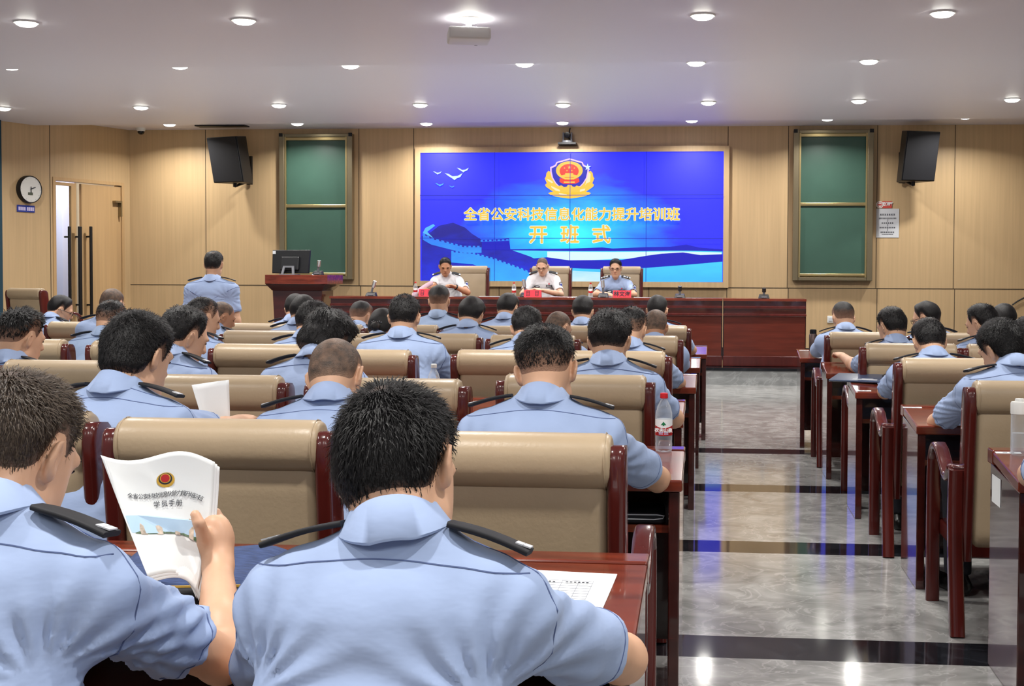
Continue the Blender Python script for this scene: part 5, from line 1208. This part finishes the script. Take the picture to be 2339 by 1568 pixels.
# ================================================================== who sits where
G1 = 'seated officers of the main block'; G2 = 'seated officers across the aisle'; G3 = 'officers at the platform table'
A = at
# back row: the two men nearest the camera
hand = A(486, 1232, 2.44); fw3 = np.array([0, 1., 0])
thumb = (A(466, 1226, 2.405), A(455, 1198, 2.385), A(446, 1176, 2.39))
wr = A(497, 1290, 2.42)
palm = [(ell(A(488, 1235, 2.445), (.036, .030, .050)), .02), (cone(wr, A(488, 1250, 2.44), .028, .032), .02)]
th = [(cone(A(480, 1258, 2.43), thumb[0], .018, .014), .014), (cone(thumb[0], thumb[1], .0135, .0115), .004), (cone(thumb[1], thumb[2], .0115, .0098), .004)]
fg = []
for (x0, y0), (x1, y1), (x2, y2) in (((508, 1196), (492, 1172), (462, 1182)), ((516, 1212), (500, 1188), (462, 1200)), ((520, 1230), (505, 1212), (468, 1222)), ((517, 1248), (503, 1236), (474, 1243))):
    a, b, c = A(x0, y0, 2.455), A(x1, y1, 2.475), A(x2, y2, 2.478); fg += [(cone(A(498, y0+22, 2.445), a, .013, .0115), .010), (cone(a, b, .0112, .010), .004), (cone(b, c, .010, .0085), .004)]
P1 = person('person in a light blue shirt holding up a white booklet, greying brown hair', 34, 850, 1.98, by=4, hy=9, hp=16, hr=-4, lean=.22, q=2, hair='crop', t0=.015, gray=True, row=G1, skin='skin',
            elbows=[None, A(505, 1508, 2.20)], hands=[None, wr], handprims=[None, palm+th+fg], sleeve=.66, wrinkle=.0036, nbx=.03, nbz=.03, spike=.8)
P2 = person('person with spiky black hair seen from behind at the back row desk', 917, 880, 1.97, by=2, hy=16, hp=24, hr=-17, lean=.22, q=2, hair='nape', t0=.014, row=G1,
            elbows=[A(596, 1570, 2.20), A(1420, 1505, 2.24)], hands=[A(700, 1480, 2.45), A(1230, 1500, 2.47)], sleeve=.74, wrinkle=.0034, nbx=.025, nbz=.035, spike=1.05, width=.95)
# second row
person('person with smooth round black hair, second row from the back, holding a white sheet', 316, 712, 3.80, by=6, hy=16, hp=8, hr=-4, q=2, row=G1, t0=.016, hair='long', width=1.05, elbows=[None, A(500, 990, 4.15)], hands=[None, A(545, 965, 4.35)], nbx=-.02)
person('person with closely cropped hair bowing, second row from the back', 769, 771, 4.12, by=-4, hy=12, hp=26, hr=-8, q=2, row=G1, hair='buzz', t0=.004, lean=.25, skin='skin')
person('person with short black hair and faded sides, second row beside the red-capped bottle', 1250, 743, 3.95, by=2, hy=2, hp=10, hr=-6, q=2, row=G1, t0=.017, hair='high', width=1.06, elbows=[None, A(1502, 1095, 4.33)], hands=[None, A(1380, 1060, 4.55)])
# third row
R3 = 'third row from back'
person(f'person with thick wavy black hair, {R3}, next to the door wall', 50, 706, 6.05, by=12, hy=18, hp=4, q=1, row=G1, t0=.024, hair='high', spike=1.0)
person(f'person with short black hair turned toward the lectern, {R3}', 420, 700, 5.55, by=14, hy=26, hp=12, q=1, row=G1, t0=.016)
person(f'person with full side-combed black hair looking down, {R3}', 748, 706, 5.45, by=8, hy=26, hp=20, q=1, row=G1, t0=.028, hair='long')
person(f'person with short black hair, both ears showing, {R3}, next to aisle', 1394, 706, 5.65, by=0, hy=6, hp=8, q=1, row=G1, t0=.018, hair='crop')
# fourth row
R4 = 'fourth row from back'
person(f'person with thinning crown and shaved sides, {R4}, near the door wall', 254, 686, 8.4, by=4, hy=8, hp=8, q=1, row=G1, t0=.012, hair='high', shirt='shirt_grey', width=1.1)
person(f'person in profile with bare neck, {R4}, below the standing man', 463, 680, 7.9, by=14, hy=34, hp=6, q=1, row=G1, t0=.014, hair='high')
person(f'person with wavy black hair, {R4}, below the lectern', 716, 688, 7.7, by=6, hy=20, hp=14, q=1, row=G1, t0=.022)
person(f'broad-backed person with cropped dark hair, {R4}, both shoulder boards showing', 925, 672, 7.4, by=0, hy=2, hp=4, q=1, row=G1, t0=.012, width=1.12)
person(f'person with a crown whorl in black hair, {R4}, behind uncovered chair', 1203, 699, 7.7, by=-4, hy=0, hp=14, q=1, row=G1, t0=.015)
person(f'person with shaved neck and black top hair, {R4}, next to the aisle', 1443, 701, 7.6, by=4, hy=10, hp=8, q=1, row=G1, t0=.014, hair='high', elbows=[None, A(1550, 875, 8.0)])
# fifth row
R5 = 'fifth row from back'
person(f'person with thin cropped hair, {R5}, under the door handles', 256, 660, 9.9, by=4, hy=4, hp=6, q=0, row=G1, hair='buzz', t0=.006)
person(f'shaven-headed person in profile, {R5}, beside the standing man', 505, 690, 9.6, by=14, hy=34, hp=10, q=0, row=G1, hair='bald', t0=.002, skin='skin_tan')
person(f'person with black hair, {R5}, in front of the lectern body', 693, 676, 9.5, by=4, hy=10, hp=12, q=0, row=G1, t0=.016)
person(f'woman with black hair in a clipped bun, {R5}', 874, 706, 9.2, by=6, hy=10, hp=12, q=0, row=G1, t0=.013, hair='long', bun=True, sw=.145, ep=True)
person(f'person with side-swept black hair and protruding ears, {R5}', 1077, 679, 9.15, by=4, hy=4, hp=12, q=0, row=G1, t0=.016, hr=6)
person(f'shaven-headed person in profile, {R5}, in front of the blue-shirted speaker', 1275, 712, 9.2, by=8, hy=28, hp=12, q=0, row=G1, hair='bald', t0=.002)
person(f'person with grey stubble hair, {R5}, next to the aisle', 1498, 708, 9.3, by=2, hy=4, hp=8, q=0, row=G1, hair='buzz', t0=.006, skin='skin_tan', elbows=[None, A(1558, 840, 9.75)])
# sixth row
R6 = 'front row'
person(f'person in profile with glasses, {R6}, beside the angled door wall', 138, 676, 11.2, by=20, hy=44, hp=14, q=0, row=G1, t0=.014, glasses=True)
person(f'person with black hair partly hidden, {R6}, in front of the lectern', 676, 673, 11.1, by=0, hy=4, hp=8, q=0, row=G1, t0=.016)
person(f'person with shaved nape and black top hair, {R6}, below the tilted microphone', 825, 689, 10.9, by=4, hy=20, hp=10, q=0, row=G1, t0=.014, hair='high')
person(f'tall person with a shaved nape, {R6}, before the man holding a paper', 1004, 653, 10.9, by=0, hy=0, hp=2, dbow=6, q=0, row=G1, t0=.014, hair='high', shirt='shirt_grey')
person(f'person with short black hair, {R6}, before the middle man in white', 1161, 671, 11.0, by=8, hy=12, hp=10, q=0, row=G1, t0=.013)
person(f'person with a flat-topped crop of black hair, {R6}, before the blue-shirted speaker', 1332, 677, 11.1, by=0, hy=4, hp=6, q=0, row=G1, t0=.016)
person(f'person with dark receding crown, {R6}, next to the aisle', 1502, 675, 11.0, by=2, hy=6, hp=6, q=0, row=G1, t0=.010, elbows=[None, A(1580, 800, 11.4)])
# across the aisle
person('person with cropped dark hair beside the dark flask, front row across the aisle', 1926, 691, 10.6, by=-6, hy=-6, hp=10, q=0, row=G2, t0=.012, hair='high', elbows=[A(1862, 806, 10.95), None])
person('person in profile with square-cut black hair and a wristwatch, second row across the aisle', 2037, 701, 8.95, by=-10, hy=-22, hp=6, q=1, row=G2, t0=.016, elbows=[A(1955, 838, 9.35), None], hands=[A(1925, 815, 9.6), None])
person('person with glasses in profile, front row across the aisle', 2116, 690, 10.6, by=-20, hy=-46, hp=8, q=0, row=G2, t0=.016, glasses=True)
person('person with round black hair behind the navy folder, third row across the aisle', 2122, 726, 7.4, by=-6, hy=-4, hp=14, q=1, row=G2, t0=.015, elbows=[A(2022, 895, 7.7), None], width=1.08)
person('person in profile with black hair, second row across the aisle, second seat', 2243, 694, 8.95, by=-14, hy=-34, hp=8, q=1, row=G2, t0=.016)
person('person with black hair partly hidden, front row across the aisle, under the loose cable', 2294, 695, 10.6, by=-4, hy=-6, hp=8, q=0, row=G2, t0=.014)
person('person cut by the picture edge, third row across the aisle', 2352, 722, 7.4, by=-10, hy=-20, hp=8, q=1, row=G2, t0=.014)
person('big person with black hair leaning on a desk, fourth row across the aisle', 2290, 727, 5.9, by=-16, hy=-18, hp=14, hr=-6, q=2, row=G2, t0=.014, width=1.15, elbows=[A(2140, 966, 6.12), None], hands=[A(2195, 950, 6.36), None], hair='long')
person('person mostly outside the picture, only a bent elbow showing, fifth row across the aisle', 2560, 790, 3.9, by=-4, hy=-4, hp=10, q=1, row=G2, t0=.014, elbows=[A(2356, 1085, 4.42), None])
# the man walking to the lectern
STN = person('person standing with his back turned, light blue short-sleeved shirt, dark hair, beside the lectern', 489, 573, 12.4, by=-2, hy=0, hp=4, q=1, stand=True, dbow=2, nbz=.015, lean=.01, row='standing officer', t0=.012, width=1.12, sw=.17)
# platform
hz = TZ+.03
def dais(lab, px, top, hy, hp, sh, **k):
    x = A(px, 640, 18.62)[0]
    return person(lab, px, top, 18.62, by=180, hy=hy, hp=hp, q=1, row=G3, shirt=sh, floor=ZP, seat=.56, tz=TZ-ZP+.03, seams=False, wrinkle=.002, dbow=0, nbz=.0, **k)
D1 = dais('person in a white shirt holding a pale paper, looking down at the platform table', 1017, 588, -14, 24, 'shirt_white', hair='crop', t0=.010, skin='skin_tan', elbows=[A(1068, 668, 18.35), A(990, 655, 18.45)], hands=[A(1040, 656, 18.22), A(972, 662, 18.30)], ep=1)
D2 = dais('balding person in a white shirt with glasses, bowed over the middle of the platform table', 1239, 588, 4, 28, 'shirt_white', hair='bald', t0=.002, skin='skin_pale', glasses=True, hands=[A(1240, 664, 18.2), A(1222, 662, 18.2)], ep=1)
D3 = dais('person in a light blue shirt with glasses speaking at the platform table', 1406, 591, 0, 14, 'shirt_blue', hair='crop', t0=.012, skin='skin', glasses=True, ep=2)
for d_ in (D1, D2, D3):
    w_ = d_['so']['x'] if False else None
    patch(d_, (.085, -.175), .085, .032, 'black_cloth', 'name_badge', True); patch(d_, (.085, -.175), .06, .016, 'rank_silver', 'name_badge', True, .006)
    patch(d_, (-.09, -.165), .085, .028, 'black_cloth', 'number_badge'); patch(d_, (-.09, -.165), .07, .014, 'rank_silver', 'number_badge', False, .006)
    patch(d_, (-.09, -.135), .018, .022, 'red_plate', 'party_pin', True)
    # arm patch on the outer sleeve, collar opening button
    S1, E1, b_ = d_['S'][0], d_['E'][0], d_['base']; c = S1*.62+E1*.38; o_ = (S1-d_['S'][1]); o_ = o_/np.linalg.norm(o_); n_ = o_*.7+np.array([0, -.7, .15]); n_ /= np.linalg.norm(n_)
    st = np.array([c+n_*.15]); hit, tt = march(d_['shirt'], st, np.array([-n_])); s1 = np.cross(n_, [0, 0, 1.]); s1 /= np.linalg.norm(s1); s2 = np.cross(s1, n_)
    for sc, mm, off in ((1, 'black_cloth', .004), (.8, 'paper_grey', .006), (.45, 'sign_blue', .008)):
        q = MB(); rim = [(-.03, .035), (0, .045), (.03, .035), (.033, -.01), (0, -.045), (-.033, -.01)]; V_ = [hit[0]+n_*off+(s1*a+s2*b)*sc-b_ for a, b in rim]; V2 = [v-n_*.005 for v in V_]
        q.add(V_+V2, [tuple(range(6))]+[(i, i+6, (i+1) % 6+6, (i+1) % 6) for i in range(6)]); q.build('sleeve_patch', mm, d_['so'])
# watch on the wrist of the man holding a paper, and on the profile man across the aisle
def watch(pr, i):
    W_, E_ = pr['W'][i], pr['E'][i]; d_ = (W_-E_)/np.linalg.norm(W_-E_); c = W_-d_*.012; a = np.cross(d_, [0, 0, 1.]); a /= np.linalg.norm(a); b = np.cross(a, d_)
    q = MB(); q.tube([c+(a*math.cos(t)+b*math.sin(t))*.034-pr['base'] for t in np.linspace(0, 2*math.pi, 17)], .009, 6); q.build('wristwatch', 'black', pr['t'], True)
watch(D1, 0)
# pale paper in the first man's hand
c0 = A(972, 662, 18.3); lab = 'pale pink paper held up by the man in white with a wristwatch'; q = MB(); n = 8; vs = []
for i in range(n+1):
    for j in range(3): u, v = i/n, j/2; vs.append((-.19+.30*u, -.02+.03*math.sin(3*u), -.05+.17*u+.03*math.sin(2.5*u)-.10*v*(1-u*.3)))
q.add(vs, [(i*3+j, i*3+3+j, i*3+4+j, i*3+1+j) for i in range(n) for j in range(2)]); o = tag(q.build('paper_sheet', 'pink_paper', None, True), lab, 'paper'); o.location = tuple(c0); sm = o.modifiers.new('s', 'SOLIDIFY'); sm.thickness = .0015
# ------------------------------------------------------------------ booklet in the first man's hand
def bez(u, v):
    """curved cover: u across, v down, through measured corner points"""
    TL, TR_, BR, BL = A(230, 1036, 2.36), A(491, 1052, 2.47), A(449, 1368, 2.36), A(338, 1318, 2.27)
    p = TL*(1-u)*(1-v)+TR_*u*(1-v)+BR*u*v+BL*(1-u)*v
    bow = math.sin(math.pi*u)
    return p+np.array([0, 1., 0])*(.030*bow*(.4+.6*v)+.02*math.sin(math.pi*v))+np.array([0, 0, 1.])*(.012*math.sin(2*math.pi*u+.3)*(1-v)*-1+.018*bow*v*v)+np.array([-.012, 0, 0])*math.sin(math.pi*v)*(1-u)
bk0 = bez(.5, .5); BK = thing('booklet', 'white training booklet with gold emblem held up by the man at the door side', 'booklet', bk0)
n = 26
def sheet(name, m_, off, u0=0, u1=1, v0=0, v1=1, sx=0., sy=0., nn=n, parent=BK):
    q = MB(); vs = []
    for i in range(nn+1):
        for j in range(nn+1):
            p = bez(u0+(u1-u0)*i/nn, v0+(v1-v0)*j/nn)+np.array([sx, -off, sy]); vs.append(p-bk0)
    q.add(vs, [(i*(nn+1)+j, i*(nn+1)+j+1, (i+1)*(nn+1)+j+1, (i+1)*(nn+1)+j) for i in range(nn) for j in range(nn)]); o = q.build(name, m_, parent, True, 180)
    return o
mat('cover_gloss', (232, 236, 236), .16, coat=.5)
for k, off in enumerate((0, -.002, -.004)): 
    o = sheet('cover' if k == 0 else 'page', 'cover_gloss' if k == 0 else 'paper', off, sx=.004*k, sy=-.005*k); sm = o.modifiers.new('s', 'SOLIDIFY'); sm.thickness = .0008
def onbook(name, m_, polys, off=.0015):
    q = MB()
    for P in polys:
        q.add([bez(u, v)+np.array([0, -off, 0])-bk0 for u, v in P], [tuple(range(len(P)))])
    return q.build(name, m_, BK)
ring = lambda cx, cy, rx_, ry_, n=24, a0=0, a1=2*math.pi: [(cx+rx_*math.cos(a0+(a1-a0)*i/n), cy+ry_*math.sin(a0+(a1-a0)*i/n)) for i in range(n if a1-a0 > 6.2 else n+1)]
onbook('emblem', 'gold_ink', [ring(.50, .215, .088, .062)], .0012); onbook('emblem', 'ink', [ring(.50, .205, .066, .048)], .0016); onbook('emblem', 'gold_ink', [ring(.50, .2, .052, .04)], .002); onbook('emblem', 'red_label', [ring(.50, .2, .042, .033)], .0024)
onbook('cover_photo', 'sky_print', [[(.02+.96*i/8, .52-.02*math.sin(i)) for i in range(9)]+[(.98-.96*i/8, .66) for i in range(9)]], .0012)
random.seed(5)
onbook('cover_photo', 'tree_print', [[(x, .665), (x, .60-random.random()*.04), (x+.05, .59-random.random()*.03), (x+.11, .61), (x+.11, .665)] for x in np.linspace(.06, .84, 8)], .0016)
onbook('cover_photo', 'build_print', [[(x, .67), (x, .58-h_), (x+.07, .58-h_), (x+.07, .67)] for x, h_ in ((.12, .02), (.3, .05), (.52, .01), (.72, .06), (.88, .03))], .002)
# cover lettering follows the page
def booktext(body, size, u, v, du, m_='ink'):
    for i, ch in enumerate(body):
        uu = u+du*i; p = bez(uu, v); a = bez(uu+.02, v)-bez(uu-.02, v); b = bez(uu, v-.02)-bez(uu, v+.02); a /= np.linalg.norm(a); nn_ = np.cross(a, b); nn_ /= np.linalg.norm(nn_); b = np.cross(nn_, a)
        M = Matrix(((a[0], b[0], nn_[0]), (a[1], b[1], nn_[1]), (a[2], b[2], nn_[2])))
        text('cover_lettering', ch, size, p+nn_*.0022-bk0, m_, BK, rot=M.to_euler(), extrude=.0001)
booktext('全省公安科技信息化能力提升培训班', .0108, .13, .335, .0485); booktext('学员手册', .013, .36, .415, .08)
# white sheet held by the round-haired man in the second row
c0 = A(485, 920, 4.35); lab = 'white sheet held up by the round-haired man in the second row'; q = MB(); n = 8; vs = []
for i in range(n+1):
    for j in range(n+1): u, v = i/n, j/n; p = A(438, 880, 4.30)*(1-u)*(1-v)+A(523, 868, 4.42)*u*(1-v)+A(526, 972, 4.40)*u*v+A(470, 985, 4.28)*(1-u)*v; vs.append(p+np.array([0, .02*math.sin(math.pi*u), 0])-c0)
q.add(vs, [(i*(n+1)+j, i*(n+1)+j+1, (i+1)*(n+1)+j+1, (i+1)*(n+1)+j) for i in range(n) for j in range(n)]); o = tag(q.build('paper_sheet', 'paper', None, True, 180), lab, 'paper'); o.location = tuple(c0); sm = o.modifiers.new('s', 'SOLIDIFY'); sm.thickness = .001
chair(1.34, 3.28, 0, 0, 'tan armchair across the aisle, second row from back, under the person cut by the frame', 'tan leather armchairs across the aisle')

# ------------------------------------------------------------------ lettering becomes plain meshes, one per line of writing
bpy.context.view_layer.update()
dg = bpy.context.evaluated_depsgraph_get(); lines = {}
for o in [o for o in bpy.data.objects if o.type == 'FONT']: lines.setdefault((o.name.split('.')[0], o.parent, o.data.materials[0].name, round(o.location[2], 1) if 'cover' in o.name else (o.data.body if o.name.startswith(('title', 'sub')) else o.name)), []).append(o)
for (nm, par, mm, _), os_ in lines.items():
    q = MB()
    for o in os_:
        me = o.evaluated_get(dg).to_mesh(); M = o.matrix_local
        q.add([M @ v.co for v in me.vertices], [tuple(p.vertices) for p in me.polygons]); o.evaluated_get(dg).to_mesh_clear()
    for o in os_: bpy.data.objects.remove(o)
    if q.v: q.build(nm, mm, par)
